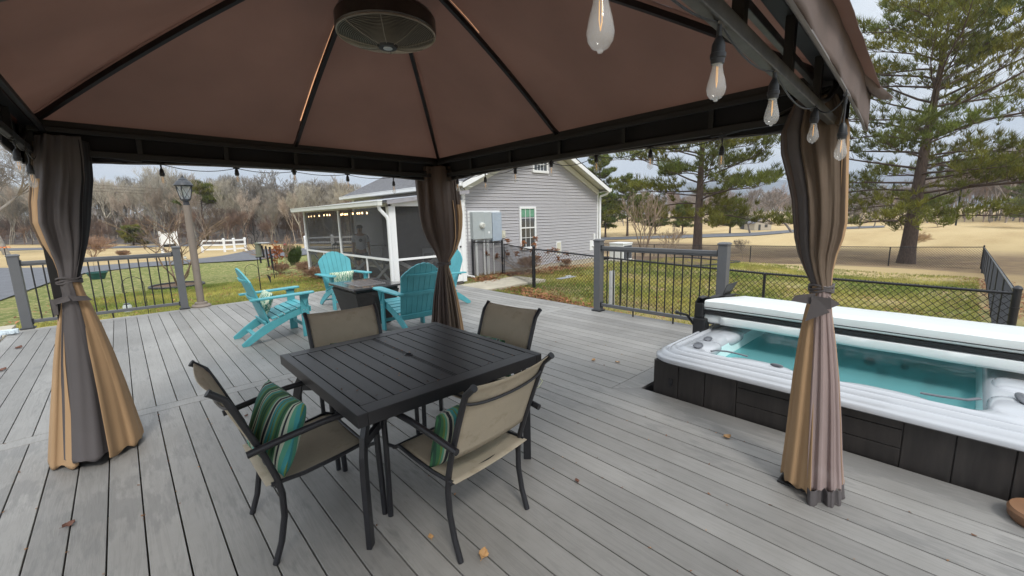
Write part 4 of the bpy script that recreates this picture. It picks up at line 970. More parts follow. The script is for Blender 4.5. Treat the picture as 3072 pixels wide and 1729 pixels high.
railing('deck_railing','grey deck railing with black balusters beyond the hot tub, before the wire fence',(5.60,4.03),(5.60,2.115),14)
# ================================================================== LAMP POST
lp=thing('lamp_post','brown lamp post with black lantern at the deck edge beside the left railing','lamp post',(.99,9.86,0))
m_lpost=M('taupe_lamp_post',(.20,.165,.135),.6,var=.08,vs=4,bs=.1); m_lant=M('slate_lantern_metal',(.035,.038,.045),.4,var=.2)
mb=MB(); mb.lathe([(.0,0),(.155,0),(.16,.02),(.14,.045),(.105,.05),(.10,.085),(.08,.095),(0,.095)],24); mb.build('base',m_lpost,lp,smooth=30)
mb=MB(); mb.lathe([(.060,.08),(.058,.7),(.063,.702),(.063,.712),(.060,.714),(.058,1.3),(.0605,1.302),(.0605,1.312),(.058,1.314),(.055,1.90),(0,1.90)],24); mb.build('pole',m_lpost,lp,smooth=30)
lz=1.90
mb=MB(); mb.lathe([(.0,lz-.02),(.052,lz-.02),(.052,lz+.02),(.044,lz+.025),(.044,lz+.07),(.055,lz+.075),(.07,lz+.08),(.072,lz+.10),(0,lz+.10)],20); ln=mb.build('collar',m_lant,lp,smooth=30)
bot,top=lz+.10,lz+.345
mb=MB()
for i in range(4):
    a=i*pi/2+pi/4+.35
    pts=[(r*cos(a),r*sin(a),z) for r,z in ((.074,bot),(.094,bot+.08),(.114,bot+.17),(.122,top))]; mb.tube(pts,.008,6)
    a2=(i+1)*pi/2+pi/4+.35
    p=lambda r,z,aa:Vector((r*cos(aa),r*sin(aa),z))
    mb.tube([p(.074,bot,a),p(.120,top,a2)],.0045,5); mb.tube([p(.074,bot,a2),p(.120,top,a)],.0045,5); mb.tube([p(.074,bot+.005,a),p(.074,bot+.005,a2)],.008,6); mb.tube([p(.122,top,a),p(.122,top,a2)],.008,6)
mb.build('lantern_frame',m_lant,lp)
mb=MB(); P=[[Vector((r*cos(i*pi/2+pi/4+.35),r*sin(i*pi/2+pi/4+.35),z)) for i in range(4)] for r,z in ((.068,bot),(.088,bot+.08),(.107,bot+.17),(.115,top))]; mb.grid(P,closed=True); o=mb.build('lantern_glass',None,lp)
mg,n,l,b=nt('hazy_lantern_glass'); b.inputs['Base Color'].default_value=(.7,.75,.78,1); b.inputs['Roughness'].default_value=.15; b.inputs['Alpha'].default_value=.35; o.data.materials.clear(); o.data.materials.append(mg)
mb=MB(); mb.lathe([(0,bot),(.03,bot),(.03,bot+.03),(.022,bot+.06),(.0,bot+.065)],12); mb.build('bulb',m_lant,lp,smooth=True)
mb=MB(); mb.lathe([(.0,top),(.148,top),(.152,top+.01),(.148,top+.018),(.13,top+.04),(.115,top+.07),(.085,top+.095),(.072,top+.098),(.075,top+.104),(.06,top+.125),(.036,top+.140),(.028,top+.142),(.03,top+.148),(.012,top+.165),(.016,top+.175),(.0,top+.19)],28); mb.build('lantern_roof',m_lant,lp,smooth=28)
# small things on and by the deck
mb=MB(); mb.box(-.05,.05,-1.9,0,.0,.045); o=mb.build('plastic_track',m_wht,None,bevel=.006); o.location=(-1.50,9.55,-.03); tag(o,'white plastic track along the left edge of the deck','track')
mb=MB(); mb.box(-.02,.10,-.06,.0,.045,.085); mb.box(.0,.22,-.05,.03,.0451,.11); mb.lathe([(0,0),(.03,0),(.03,.02),(0,.02)],16,(.16,-.06,.075),Matrix.Rotation(pi/2,3,'X')); mb.build('end_bracket',M('pale_grey_plastic',(.55,.62,.66),.4),o,bevel=.006)
p=G(1437,697); mb=MB(); mb.box(-.30,.30,-.09,.09,0.001,.012); o=mb.build('metal_plate',M('grey_sheet',(.22,.23,.24),.4),None,bevel=.002); o.location=(p.x-.2,p.y,0); tag(o,'flat grey metal plate with clips lying at the far corner of the deck','plate')
m_clip=M('bright_clip',(.6,.62,.64),.3,metal=.4)
for dx in (0,.1): mb=MB(); mb.box(dx,dx+.06,-.02,.03,.0121,.05); mb.build('clip',m_clip,o,bevel=.003)
w=[G(x,y,.01) for x,y in ((1310,960),(1330,944),(1352,945),(1365,960),(1355,975),(1330,985),(1318,988))]
o_=w[0].copy(); mb=MB(); mb.tube([p-o_+Vector((0,0,.004)) for p in w],.0028,6); c_=mb.build('wire',M('pale_yellow_wire',(.55,.55,.30),.5),None,smooth=True); c_.location=o_; tag(c_,'thin pale yellow wire looping on the deck behind the near chair','wire')
p=G(2590,1320); mb=MB(); mb.lathe([(0,.0),(.10,0),(.115,.02),(.12,.055),(.112,.07),(.0,.072)],28); o=mb.build('wooden_stand',M('brown_wood_stand',(.22,.115,.06),.5,var=.2,stretch=(1,1,6)),None,smooth=30); o.location=(p.x+.03,p.y-.04,0); tag(o,'round brown stand on the deck cut off by the right edge of the picture','stand')
def zat(P,x,y):
    d=ray(x,y); s=(P.x*d.x+P.y*d.y)/(d.x*d.x+d.y*d.y); return EYE.z+d.z*s
# ================================================================== HOUSE
hs=thing('house','grey vinyl sided house with shingled gable roof and white trim, beyond the fence','house',(8.48,11.5,-.5)); HO=Vector((8.48,11.5,-.5))
def hl(mb): mb.v=[(p[0]-HO.x,p[1]-HO.y,p[2]-HO.z) for p in mb.v]; return mb
HY=11.5; HX0,HX1=8.48,15.8; AX=12.14; SL=.46
def rakez(x): return 2.62+SL*((15.8-x) if x>AX else (x-8.48))
mb=MB(); z=-.36; ch=.1185
while z<4.3:
    if z+ch>2.62: d=(z+ch*.5-2.62)/SL; xa,xb=HX0+d,HX1-d
    else: xa,xb=HX0,HX1
    if xb-xa<.1: break
    mb.add([(xa,HY-.042,z+.006),(xb,HY-.042,z+.006),(xb,HY-.022,z+ch*.5),(xa,HY-.022,z+ch*.5),(xb,HY-.034,z+ch*.52),(xa,HY-.034,z+ch*.52),(xb,HY-.010,z+ch),(xa,HY-.010,z+ch),(xa,HY+.0,z+.016),(xb,HY+.0,z+.016)],[(0,1,2,3),(3,2,4,5),(5,4,6,7),(8,9,1,0)]); z+=ch
hl(mb).build('gable_siding',m_siding,hs)
mb=MB(); mb.prism([(HX0,HY,-.36),(HX1,HY,-.36),(HX1,HY,2.62),(AX,HY,2.62+SL*(AX-HX0)),(HX0,HY,2.62)],(0,.12,0)); mb.box(HX0,HX0+.12,HY+.12,20.5,-.36,2.62); mb.box(HX1-.12,HX1,HY+.12,20.5,-.36,2.62); mb.box(HX0+.12,HX1-.12,20.38,20.5,-.36,2.62); hl(mb).build('wall',m_siding,hs)
mb=MB(); z=1.9
while z<2.55: mb.add([(HX0-.020,HY,z),(HX0-.020,20.4,z),(HX0-.004,20.4,z+ch),(HX0-.004,HY,z+ch),(HX0,HY,z),(HX0,20.4,z)],[(1,0,3,2),(0,1,5,4)]); z+=ch
hl(mb).build('side_siding',m_siding,hs)
mb=MB(); mb.box(HX0-.02,HX1+.02,HY-.03,HY+.02,-.8,-.36); mb.box(HX0-.02,HX1+.02,HY+.02,20.52,-.8,-.361); hl(mb).build('foundation',m_conc,hs)
mb=MB(); mb.box(HX1-.02,HX1+.07,HY-.035,HY+.06,-.36,2.60); mb.box(HX0-.05,HX0+.05,HY-.035,HY+.05,-.36,2.60); mb.box(HX0-.04,HX0+.02,20.2,20.42,1.9,2.6); hl(mb).build('corner_trim',m_wht,hs)
# roof: two pitched slabs with shingle courses
for sgn,xe in ((-1,8.06),(1,16.02)):
    mb=MB(); xr=AX; ze,zr=2.66,2.66+SL*abs(AX-xe); N=34
    P=[]
    for i in range(N+1):
        for k_ in (0,1):
            if i==N and k_: continue
            t=(i)/N if k_==0 else (i+.97)/N
            x=xe+(xr-xe)*t; zz=ze+(zr-ze)*t+(.014 if k_==0 else 0.); P.append([Vector((x,y,zz)) for y in (10.94,14,17,20.75)])
    mb.grid(P)
    mb.prism([(xe,10.95,ze-.02),(xe,20.74,ze-.02),(xr,20.74,zr-.02),(xr,10.95,zr-.02)],(0,0,-.03))
    hl(mb).build('roof',m_shingle,hs)
    mb=MB(); mb.beam((xe,10.955,ze-.12),(xr,10.955,zr-.12),.03,.15,up=(0,0,1)); hl(mb).build('rake_board',m_wht,hs)
    mb=MB(); mb.prism([(xe,10.975,ze-.075),(xe,11.53,ze-.075),(xr,11.53,zr-.075),(xr,10.975,zr-.075)],(0,0,-.02)); mb.beam((HX0 if sgn<0 else HX1,HY-.06,2.50),(AX,HY-.06,2.50+SL*(AX-HX0)),.06,.20,up=(0,0,1)); mb.box(min(xe,HX0 if sgn<0 else HX1),max(xe,HX0 if sgn<0 else HX1),10.98,20.7,2.515,2.535); hl(mb).build('soffit',M('cream_soffit',(.62,.62,.56),.6,var=.05,vs=30) if sgn<0 else bpy.data.materials['cream_soffit'],hs)
    mb=MB(); gxx=xe-.10 if sgn<0 else xe; mb.box(gxx,gxx+.10,10.94,20.75,2.53,2.66); mb.box(gxx-.01,gxx+.11,10.93,20.76,2.645,2.665); hl(mb).build('gutter',m_wht,hs,bevel=.01)
# downspouts
mb=MB(); mb.tube([(16.07,11.1,2.53),(16.05,11.15,2.43),(15.95,11.42,2.34),(15.92,11.42,2.2),(15.92,11.42,-.4)],.05,8); hl(mb).build('downspout',m_wht,hs,smooth=35)
mb=MB(); mb.tube([(8.02,11.1,2.53),(8.05,11.15,2.43),(8.36,11.40,2.30),(8.38,11.40,2.1),(8.38,11.40,-.30),(8.40,11.30,-.38),(8.46,11.05,-.40)],.05,8); hl(mb).build('downspout',m_wht,hs,smooth=35)
def window(x0,x1,z0,z1,cols,rows_,blind,sash=True,name='window'):
    mb=MB(); f=.075
    mb.box(x0,x0+f,HY-.075,HY-.0,z0,z1); mb.box(x1-f,x1,HY-.075,HY,z0,z1); mb.box(x0+f,x1-f,HY-.075,HY,z1-f,z1); mb.box(x0-.02,x1+.02,HY-.09,HY,z0-.03,z0+f*.8)
    w=hl(mb).build(name,m_wht,hs,bevel=.004)
    mb=MB(); mb.box(x0+f,x1-f,HY-.042,HY-.038,z0+.05,z1-f); hl(mb).build('pane',m_winglass,w)
    mb=MB(); zm=(z0+z1)/2
    if sash: mb.box(x0+f,x1-f,HY-.065,HY-.0425,zm-.022,zm+.022)
    n_=2 if sash else 1
    for a,b2 in ([(z0+.06,zm-.022),(zm+.022,z1-f)] if sash else [(z0+.06,z1-f)]):
        for i in range(1,cols): xx=x0+f+(x1-x0-2*f)*i/cols; mb.box(xx-.009,xx+.009,HY-.054,HY-.0425,a,b2)
        for i in range(1,rows_): zz=a+(b2-a)*i/rows_; mb.box(x0+f,x1-f,HY-.0535,HY-.0426,zz-.009,zz+.009)
    hl(mb).build('muntins',m_wht,w)
    if blind:
        mb=MB(); mb.box(x0+f+.01,x1-f-.01,HY-.0432,HY-.0422,z1-f-.30,z1-f); hl(mb).build('blind',M('green_blind',(.13,.30,.20),.7,var=.1),w)
window(10.97,11.83,.34,1.90,3,2,True)
window(11.70,12.55,3.19,4.0,4,3,False,False)
# foundation access panel, vents, outlets
mb=MB(); mb.box(13.02,13.32,HY-.045,HY-.021,-.05,.50); hl(mb); a_=mb.build('access_panel',m_wht,hs,bevel=.004)
mb=MB(); mb.box(13.06,13.28,HY-.055,HY-.0455,-.01,.46); mb.box(13.13,13.21,HY-.065,HY-.0555,.02,.14); hl(mb).build('access_door',M('cream_panel',(.58,.56,.46),.5,var=.05),a_)
mb=MB(); mb.box(15.25,15.50,HY-.05,HY-.021,-.02,.42); mb.box(15.48,15.56,HY-.10,HY-.021,.42,.72); mb.tube([(15.4,HY-.06,.18),(15.55,HY-.14,.14)],.03,8); hl(mb).build('conduit_box',m_wht,hs,bevel=.004)
mb=MB(); mb.box(10.06,10.22,HY-.09,HY-.021,.80,1.06); mb.box(10.10,10.18,HY-.11,HY-.0905,.86,.96); hl(mb).build('outlet_box',bpy.data.materials['cream_panel'],hs,bevel=.006)
# stone-like lower panel behind the fence
# ------------------------------------------------ utility boxes
m_box=M('grey_meter_cabinet',(.40,.44,.45),.45,metal=.1,var=.04)
ub=thing('meter_cabinet','grey electric meter cabinets with a round dial on the house wall above the fence','meter cabinet',(8.62,HY-.03,.0)); UO=Vector((8.62,HY-.03,0))
def ul(mb): mb.v=[(p[0]-UO.x,p[1]-UO.y,p[2]-UO.z) for p in mb.v]; return mb
mb=MB(); mb.box(8.60,10.02,HY-.0358,HY-.022,.76,1.79); ul(mb).build('back_board',m_wht,ub)
mb=MB(); mb.box(8.68,9.16,HY-.20,HY-.036,.82,1.73); ul(mb).build('meter_box',m_box,ub,bevel=.008)
mb=MB(); mb.box(9.163,9.51,HY-.195,HY-.036,.82,1.72); bx2=ul(mb).build('breaker_box',m_box,ub,bevel=.008)
mb=MB(); mb.box(9.33,9.40,HY-.1985,HY-.1955,1.0,1.07); ul(mb).build('sticker',m_wht,bx2)
mb=MB(); mb.box(9.56,9.98,HY-.17,HY-.036,.72,1.71); ul(mb).build('disconnect_box',M('blue_grey_cabinet',(.34,.40,.47),.4,var=.06),ub,bevel=.008)
mb=MB(); mb.lathe([(0,0),(.10,0),(.10,.05),(.085,.055),(.085,.085),(.07,.10),(0,.10)],24,(9.05-UO.x,HY-.20-UO.y,1.28),Matrix.Rotation(pi/2,3,'X')); mt=mb.build('meter',M('cream_meter',(.62,.63,.58),.3),ub,smooth=30)
for dx,dz in ((-.03,.02),(.02,.025),(-.02,-.02),(.025,-.02)): mb=MB(); mb.box(9.05-UO.x+dx-.014,9.05-UO.x+dx+.014,HY-.307-UO.y,HY-.3005-UO.y,1.28+dz-.008,1.28+dz+.008); mb.build('dial',m_blackdull,mt)
for x,r_ in ((8.86,.045),(9.20,.035),(9.34,.018),(9.40,.018),(9.62,.018)):
    mb=MB(); mb.tube([(x,HY-.10,.82),(x,HY-.10,-.46)],r_,10); ul(mb).build('conduit',m_wht,ub,smooth=35)
# ------------------------------------------------ condenser
p=Vector((16.75,10.85,zg(16.75,10.85))); ac=thing('condenser','white and grey air conditioner unit at the right corner of the house','air conditioner',p)
mb=MB(); mb.box(-.5,.5,-.5,.5,-.05,.06); mb.build('pad',m_conc,ac)
mb=MB(); mb.box(-.36,.36,-.36,.36,.06,.78); mb.box(-.38,.38,-.38,.38,.78,.84); mb.build('case',m_wht,ac,bevel=.01)
mb=MB()
for i in range(24): x=-.31+i*.027; mb.box(x,x+.008,-.372,-.3605,.12,.72)
for i in range(12): z=.14+i*.05; mb.box(-.32,.32,-.378,-.3725,z,z+.006)
mb.build('grille',m_grayoval,ac)
# ================================================================== SCREENED PORCH
po=thing('screened_porch','white framed screened porch with dark screens and metal roof attached to the grey house','porch',(5.24,10.36,-.45)); PO=Vector((5.24,10.36,-.45))
def pl(mb): mb.v=[(p[0]-PO.x,p[1]-PO.y,p[2]-PO.z) for p in mb.v]; return mb
PX,PY=5.24,10.36; PYE=17.25; ZB,ZM,ZT=-.36,.48,1.87; PXE=8.40
def pb(name,x0,x1,y0,y1,z0,z1,mat=None,par=None): mb=MB(); mb.box(x0,x1,y0,y1,z0,z1); return pl(mb).build(name,mat or m_wht,par or po,bevel=.004)
pb('corner_post',PX-.03,PX+.16,PY-.03,PY+.13,ZB,ZT+.02); pb('corner_post',PX-.03,PX+.08,PYE-.08,PYE,ZB,ZT+.02); pb('post',6.72,6.98,PY-.02,PY+.10,ZB,ZT+.02)
pb('post',7.50,7.64,PY-.02,PY+.10,ZB,ZT+.02); pb('side_wall',7.56,7.62,PY+.101,HY-.04,ZB,2.1,m_wht)
pb('post',PX-.02,PX+.05,13.80,13.88,ZB,ZT)
pb('rail',PX-.018,PX+.05,PY+.135,13.79,ZM-.03,ZM+.03); pb('rail',PX-.018,PX+.05,13.885,PYE-.085,ZM-.03,ZM+.03); pb('rail',PX+.165,6.715,PY-.015,PY+.05,ZM-.03,ZM+.03)
pb('header',PX-.025,PX+.06,PY+.135,PYE,ZT+.021,ZT+.16); pb('header',PX+.061,7.66,PY-.026,PY+.05,ZT+.021,ZT+.20)
pb('baluster_post',PX-.015,PX+.03,11.93,11.98,ZB+.06,ZM-.031); pb('baluster_post',PX-.015,PX+.03,15.45,15.50,ZB+.06,ZM-.031); pb('sill',PX-.02,PX+.06,PY+.135,PYE-.085,ZB,ZB+.06); pb('sill',PX+.165,6.715,PY-.02,PY+.05,ZB,ZB+.06)
m_lat=M('grey_weathered_slat',(.42,.43,.43),.6,var=.08)
for y0,y1 in ((PY+.2,11.9),(12.0,13.75),(13.95,15.4),(15.55,17.1)):
    for a,b2 in ((y0,y1),(y1,y0)):
        mb=MB(); mb.beam((PX+.10+(.03 if a<b2 else 0),a,ZB+.06),(PX+.10+(.03 if a<b2 else 0),b2,ZM-.04),.02,.09,up=(0,0,1)); pl(mb).build('cross_brace',m_lat,po)
for a,b2 in ((PX+.2,6.7),(6.7,PX+.2)):
    mb=MB(); mb.beam((a,PY+.10+(.03 if a<b2 else 0),ZB+.06),(b2,PY+.10+(.03 if a<b2 else 0),ZM-.04),.02,.10,up=(0,0,1)); pl(mb).build('cross_brace',m_lat,po)
for pts in ([(PX+.015,PY+.13,ZM+.03),(PX+.015,13.8,ZM+.03),(PX+.015,13.8,ZT+.02),(PX+.015,PY+.13,ZT+.02)],[(PX+.015,13.88,ZM+.03),(PX+.015,PYE-.08,ZM+.03),(PX+.015,PYE-.08,ZT+.02),(PX+.015,13.88,ZT+.02)],
  [(PX+.015,PY+.13,ZB+.06),(PX+.015,PYE-.08,ZB+.06),(PX+.015,PYE-.08,ZM-.03),(PX+.015,PY+.13,ZM-.03)],[(PX+.16,PY+.015,ZM+.03),(6.72,PY+.015,ZM+.03),(6.72,PY+.015,ZT+.02),(PX+.16,PY+.015,ZT+.02)],[(PX+.16,PY+.015,ZB+.06),(6.72,PY+.015,ZB+.06),(6.72,PY+.015,ZM-.03),(PX+.16,PY+.015,ZM-.03)],
  [(PX+.1,PYE-.02,ZB),(PXE,PYE-.02,ZB),(PXE,PYE-.02,ZT+.2),(PX+.1,PYE-.02,ZT)]):
    mb=MB(); mb.add(pts,[(0,1,2,3)]); pl(mb).build('screen',m_screen,po)
for y in (PYE-.08,): pb('post',7.0,7.08,y,y+.06,ZB,ZT); pb('rail',PX+.1,PXE,y,y+.06,ZM-.03,ZM+.03)
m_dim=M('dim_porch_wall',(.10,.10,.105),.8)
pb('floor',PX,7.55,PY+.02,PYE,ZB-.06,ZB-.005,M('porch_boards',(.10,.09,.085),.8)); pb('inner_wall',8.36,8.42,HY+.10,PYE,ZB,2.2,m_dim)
# door bay on the right
dr=pb('door',6.981,7.499,PY+.0,PY+.05,ZB+.02,ZT+.02); pb('door_pane',7.06,7.36,PY-.006,PY-.001,.20,1.72,m_winglass,dr); pb('door_trim',7.02,7.40,PY-.012,PY-.0065,.12,.195,m_wht,dr)
mb=MB(); mb.lathe([(0,.05),(.028,.045),(.03,.03),(.012,.02),(.012,0),(0,0)],14,(7.44,PY-.0,.70),Matrix.Rotation(pi/2,3,'X')); pl(mb).build('door_knob',m_black,dr,smooth=30)
# metal roof, gutter
mb=MB(); P=[]
for i in range(181):
    y=10.18+7.3*i/180; w=.014*(1 if (i%8) in (0,1) else 0)
    xe_=7.72 if y<11.35 else 8.48; P.append([Vector((4.98,y,2.015+w)),Vector((xe_,y,2.015+(xe_-4.98)*.116+w))])
mb.grid(P); ro=pl(mb).build('roof',M('grey_metal_roof',(.30,.31,.33),.35,metal=.5,var=.1),po)
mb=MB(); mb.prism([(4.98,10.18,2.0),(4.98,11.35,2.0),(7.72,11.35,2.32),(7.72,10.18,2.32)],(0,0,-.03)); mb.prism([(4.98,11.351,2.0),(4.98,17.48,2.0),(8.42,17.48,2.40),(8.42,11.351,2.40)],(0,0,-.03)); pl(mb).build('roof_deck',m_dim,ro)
mb=MB(); mb.beam((5.1,10.17,1.985),(7.72,10.17,2.30),.02,.10); pl(mb).build('roof_edge',M('taupe_flashing',(.30,.29,.31),.4),ro)
mb=MB(); mb.box(4.86,4.98,10.18,17.5,1.90,2.02); mb.box(4.845,4.99,10.17,17.51,2.005,2.03); pl(mb).build('gutter',M('cream_gutter',(.66,.67,.62),.45,var=.04),po,bevel=.015)
mb=MB(); mb.tube([(4.93,10.30,1.92),(4.95,10.30,1.82),(5.12,10.27,1.62),(5.16,10.27,1.5),(5.17,10.27,-.40)],.045,8); pl(mb).build('downspout',m_wht,po,smooth=35)
# lit bulbs strung inside
st=thing('string_light','row of warm lit bulbs strung inside the screened porch','string lights',(5.9,10.8,1.78))
xs_=[(790,547),(806,546),(827,545),(850,544),(875,543),(891,543),(902,543),(939,538),(957,536),(966,538),(1003,536),(1025,534),(1034,534),(1047,533),(1069,532)]
cab=[]
for i,(x,y) in enumerate([(776.5,545.5),(783,544.5),(791,544),(803,543),(815,541.5),(823,541),(829,541),(858,540),(862,539),(868,539.5),(873,539),(887.5,537.5),(899,537),(904,536.5),(911,536),(923,536)]):
    w=onplane(x,y,(5.75,0),(5.75,1)); loc=w-Vector((5.9,10.8,1.78)); cab.append(loc+Vector((0,0,.05)))
    mb=MB(); mb.lathe([(0,-.04),(.018,-.03),(.024,-.008),(.016,.02),(.01,.03),(0,.03)],10); o=mb.build('bulb',m_warm,st,smooth=True); o.location=loc
mb=MB(); mb.tube(sorted(cab,key=lambda v:v.y),.005,5); mb.build('cable',m_plast,st)
# dark furniture inside the porch
for (x,y,w,d,h,nm,lab) in ((7.3,11.1,.9,.8,.55,'sofa','dim cushioned sofa inside the porch, right of the corner post'),(6.0,15.8,.9,1.4,.72,'table','dark table with a lantern inside the far end of the porch')):
    o=thing(nm,lab,nm,(x,y,ZB))
    if nm=='sofa':
        mb=MB(); mb.box(-w/2,w/2,-d/2,d/2,.12,.40); mb.box(-w/2,w/2,d/2-.18,d/2,.4,.85); mb.box(-w/2,-w/2+.14,-d/2,d/2-.18,.4,.62); mb.box(w/2-.14,w/2,-d/2,d/2-.18,.4,.62); mb.build('frame',m_dim,o,bevel=.04)
        mb=MB(); mb.box(-.25,.25,.05,.2,.45,.85); mb.build('cushion',M('pale_cushion',(.5,.5,.5),.8),o,bevel=.05)
    else:
        mb=MB(); mb.box(-w/2,w/2,-d/2,d/2,h-.04,h); mb.build('tabletop',m_blackdull,o)
        for a in (-1,1):
            for b2 in (-1,1): mb=MB(); mb.box(a*(w/2-.08)-.03,a*(w/2-.08)+.03,b2*(d/2-.1)-.03,b2*(d/2-.1)+.03,0,h-.04); mb.build('leg',m_blackdull,o)
o=thing('lantern','dark lantern on the table inside the porch','lantern',(5.85,15.95,ZB+.72)); mb=MB(); mb.box(-.10,.10,-.10,.10,0,.03)
for a in (-1,1):
    for b2 in (-1,1): mb.box(a*.09-.008,a*.09+.008,b2*.09-.008,b2*.09+.008,.03,.3)
mb.build('frame',m_blackdull,o); mb=MB(); mb.lathe([(.15,.3),(.10,.36),(.03,.40),(.03,.44),(0,.44)],4); mb.build('lid',m_blackdull,o)
for (x,y,rz,lab) in ((7.2,14.4,2.6,'grey slatted chair inside the porch behind the standing person'),(7.6,12.2,2.4,'pale chair inside the porch right of the standing person')):
    o=thing('porch_chair',lab,'chair',(x,y,ZB),rz,'chairs inside the porch'); mb=MB(); mb.box(-.26,.26,-.26,.26,.40,.45); mb.build('seat',m_lat,o); mb=MB(); mb.box(-.26,.26,.22,.27,.45,.95); mb.build('backrest',m_lat,o)
    for a in (-1,1):
        for b2 in (-1,1): mb=MB(); mb.box(a*.23-.02,a*.23+.02,b2*.23-.02,b2*.23+.02,0,.4); mb.build('leg',m_lat,o)
# person standing inside the porch
def skin(name,verts,edges,rad,mat,parent,sub=2):
    me=bpy.data.meshes.new(name); me.from_pydata(verts,edges,[]); o=bpy.data.objects.new(name,me); C.objects.link(o); me.materials.append(mat)
    md=o.modifiers.new('skin','SKIN'); md.use_smooth_shade=True
    for i,r_ in enumerate(rad): me.skin_vertices[0].data[i].radius=(r_,r_) if not isinstance(r_,tuple) else r_
    me.skin_vertices[0].data[0].use_root=True
    s=o.modifiers.new('sub','SUBSURF'); s.levels=sub; s.render_levels=sub; o.parent=parent; return o
pe=thing('person','person in a pale grey t-shirt and dark shorts standing inside the screened porch','person',(5.80,13.60,ZB),-.40)
V_=[(0,0,.93),(0,0,1.10),(0,0,1.28),(0,.0,1.42),(0,.0,1.50),(0,-.01,1.60),(0,-.01,1.70),(-.17,0,1.40),(-.24,0,1.15),(-.25,-.06,.92),(-.25,-.08,.84),(.17,0,1.40),(.24,0,1.15),(.25,-.06,.92),(.25,-.08,.84),(-.09,0,.88),(-.10,-.01,.50),(-.10,.02,.10),(-.10,-.08,.035),(.09,0,.88),(.10,-.01,.50),(.10,.02,.10),(.10,-.08,.035),
  (-.235,-.11,.76),(-.252,-.115,.755),(-.268,-.11,.76),(-.28,-.10,.77),(-.22,-.12,.81),(.235,-.11,.76),(.252,-.115,.755),(.268,-.11,.76),(.28,-.10,.77),(.22,-.12,.81)]
E_=[(0,1),(1,2),(2,3),(3,4),(4,5),(5,6),(3,7),(7,8),(8,9),(9,10),(3,11),(11,12),(12,13),(13,14),(0,15),(15,16),(16,17),(17,18),(0,19),(19,20),(20,21),(21,22),(10,23),(10,24),(10,25),(10,26),(9,27),(14,28),(14,29),(14,30),(14,31),(13,32)]
R_=[(.15,.11),(.13,.10),(.16,.11),(.12,.09),.055,(.085,.10),(.075,.09),.065,.045,.032,(.032,.018),.065,.045,.032,(.032,.018),.085,.06,.042,.035,.085,.06,.042,.035]+[.009]*10
body=skin('body',V_,E_,R_,M('skin_tone',(.42,.26,.18),.6),pe)
m_shirt=M('pale_grey_shirt',(.55,.55,.58),.85); V2=[(0,0,.90),(0,0,1.10),(0,0,1.28),(0,0,1.41),(0,0,1.45),(-.18,0,1.39),(-.235,0,1.19),(.18,0,1.39),(.235,0,1.19)]
skin('t_shirt',V2,[(0,1),(1,2),(2,3),(3,4),(3,5),(5,6),(3,7),(7,8)],[(.19,.13),(.17,.12),(.19,.13),(.14,.10),.065,.085,.07,.085,.07],m_shirt,pe)
skin('shorts',[(0,0,.95),(-.10,0,.82),(-.115,0,.58),(.10,0,.82),(.115,0,.58)],[(0,1),(1,2),(0,3),(3,4)],[(.165,.125),.105,.10,.105,.10],m_dim,pe)
blobp=MB(); P=[]
for i in range(9):
    th=-pi*.1+pi*.6*i/8; P.append([Vector((.098*cos(th)*cos(a),-.01+.115*cos(th)*sin(a),1.68+.09*sin(th))) for a in [2*pi*j/16 for j in range(16)]])
blobp.grid(P,closed=True); blobp.build('hair',m_dim,pe,smooth=True)
mb=MB(); mb.lathe([(0,.002),(.055,.0),(0,0)],16,(.0,-.155,1.27),Matrix.Rotation(pi/2,3,'X')); mb.build('shirt_print',m_dim,pe)
m_face=M('dark_face_brown',(.14,.07,.05),.6)  # one dark brown for eyes, mouth and nose
for nm,bx_ in (('eye',(-.045,-.02,-.115,-.105,1.655,1.665)),('eye',(.02,.045,-.115,-.105,1.655,1.665)),('mouth',(-.025,.025,-.113,-.103,1.595,1.602)),('nose',(-.008,.008,-.128,-.105,1.62,1.65))): mb=MB(); mb.box(*bx_); mb.build(nm,m_face,pe,bevel=.002)
# ================================================================== CHAIN-LINK FENCES
m_wire=M('black_chain_link',(.016,.016,.018),.45)
def chainlink(mb,P,Q,h0,h1,zb0,zb1,pitch=.075,r=.0022,over=.03):
    # P,Q ground xy; wires run on both diagonals between bottom and top
    P,Q=Vector(P),Vector(Q); L_=(Q-P).length; u=(Q-P).normalized(); H_=(h0-zb0+h1-zb1)/2+over
    def pt(s,v,o): 
        f=s/L_; zt=h0+(h1-h0)*f+over; zb=zb0+(zb1-zb0)*f; return Vector((P.x+u.x*s-u.y*o,P.y+u.y*s+u.x*o,zb+(zt-zb)*v))
    n_=int((L_+H_)/pitch)
    for sg in (1,-1):
        for i in range(n_+1):
            s0=i*pitch-(H_ if sg>0 else 0); s1=s0+H_ if sg>0 else s0-H_
            if sg<0: s0=i*pitch; s1=s0-H_
            a,b2=(s0,0.),(s1,1.)
            def clip(a,b2):
                (sa,va),(sb,vb)=a,b2
                if sa>sb: (sa,va),(sb,vb)=(sb,vb),(sa,va)
                if sb<=0 or sa>=L_: return None
                if sa<0: va=va+(vb-va)*(0-sa)/(sb-sa); sa=0
                if sb>L_: vb=va+(vb-va)*(L_-sa)/(sb-sa); sb=L_
                return (sa,va),(sb,vb)
            c_=clip(a,b2)
            if c_ is None: continue
            (sa,va),(sb,vb)=c_
            if sb-sa<.01: continue
            k=max(1,int((sb-sa)/1.2)); 
            mb.tube([pt(sa,va,.002*sg),pt(sb,vb,.002*sg)],r,3,False)
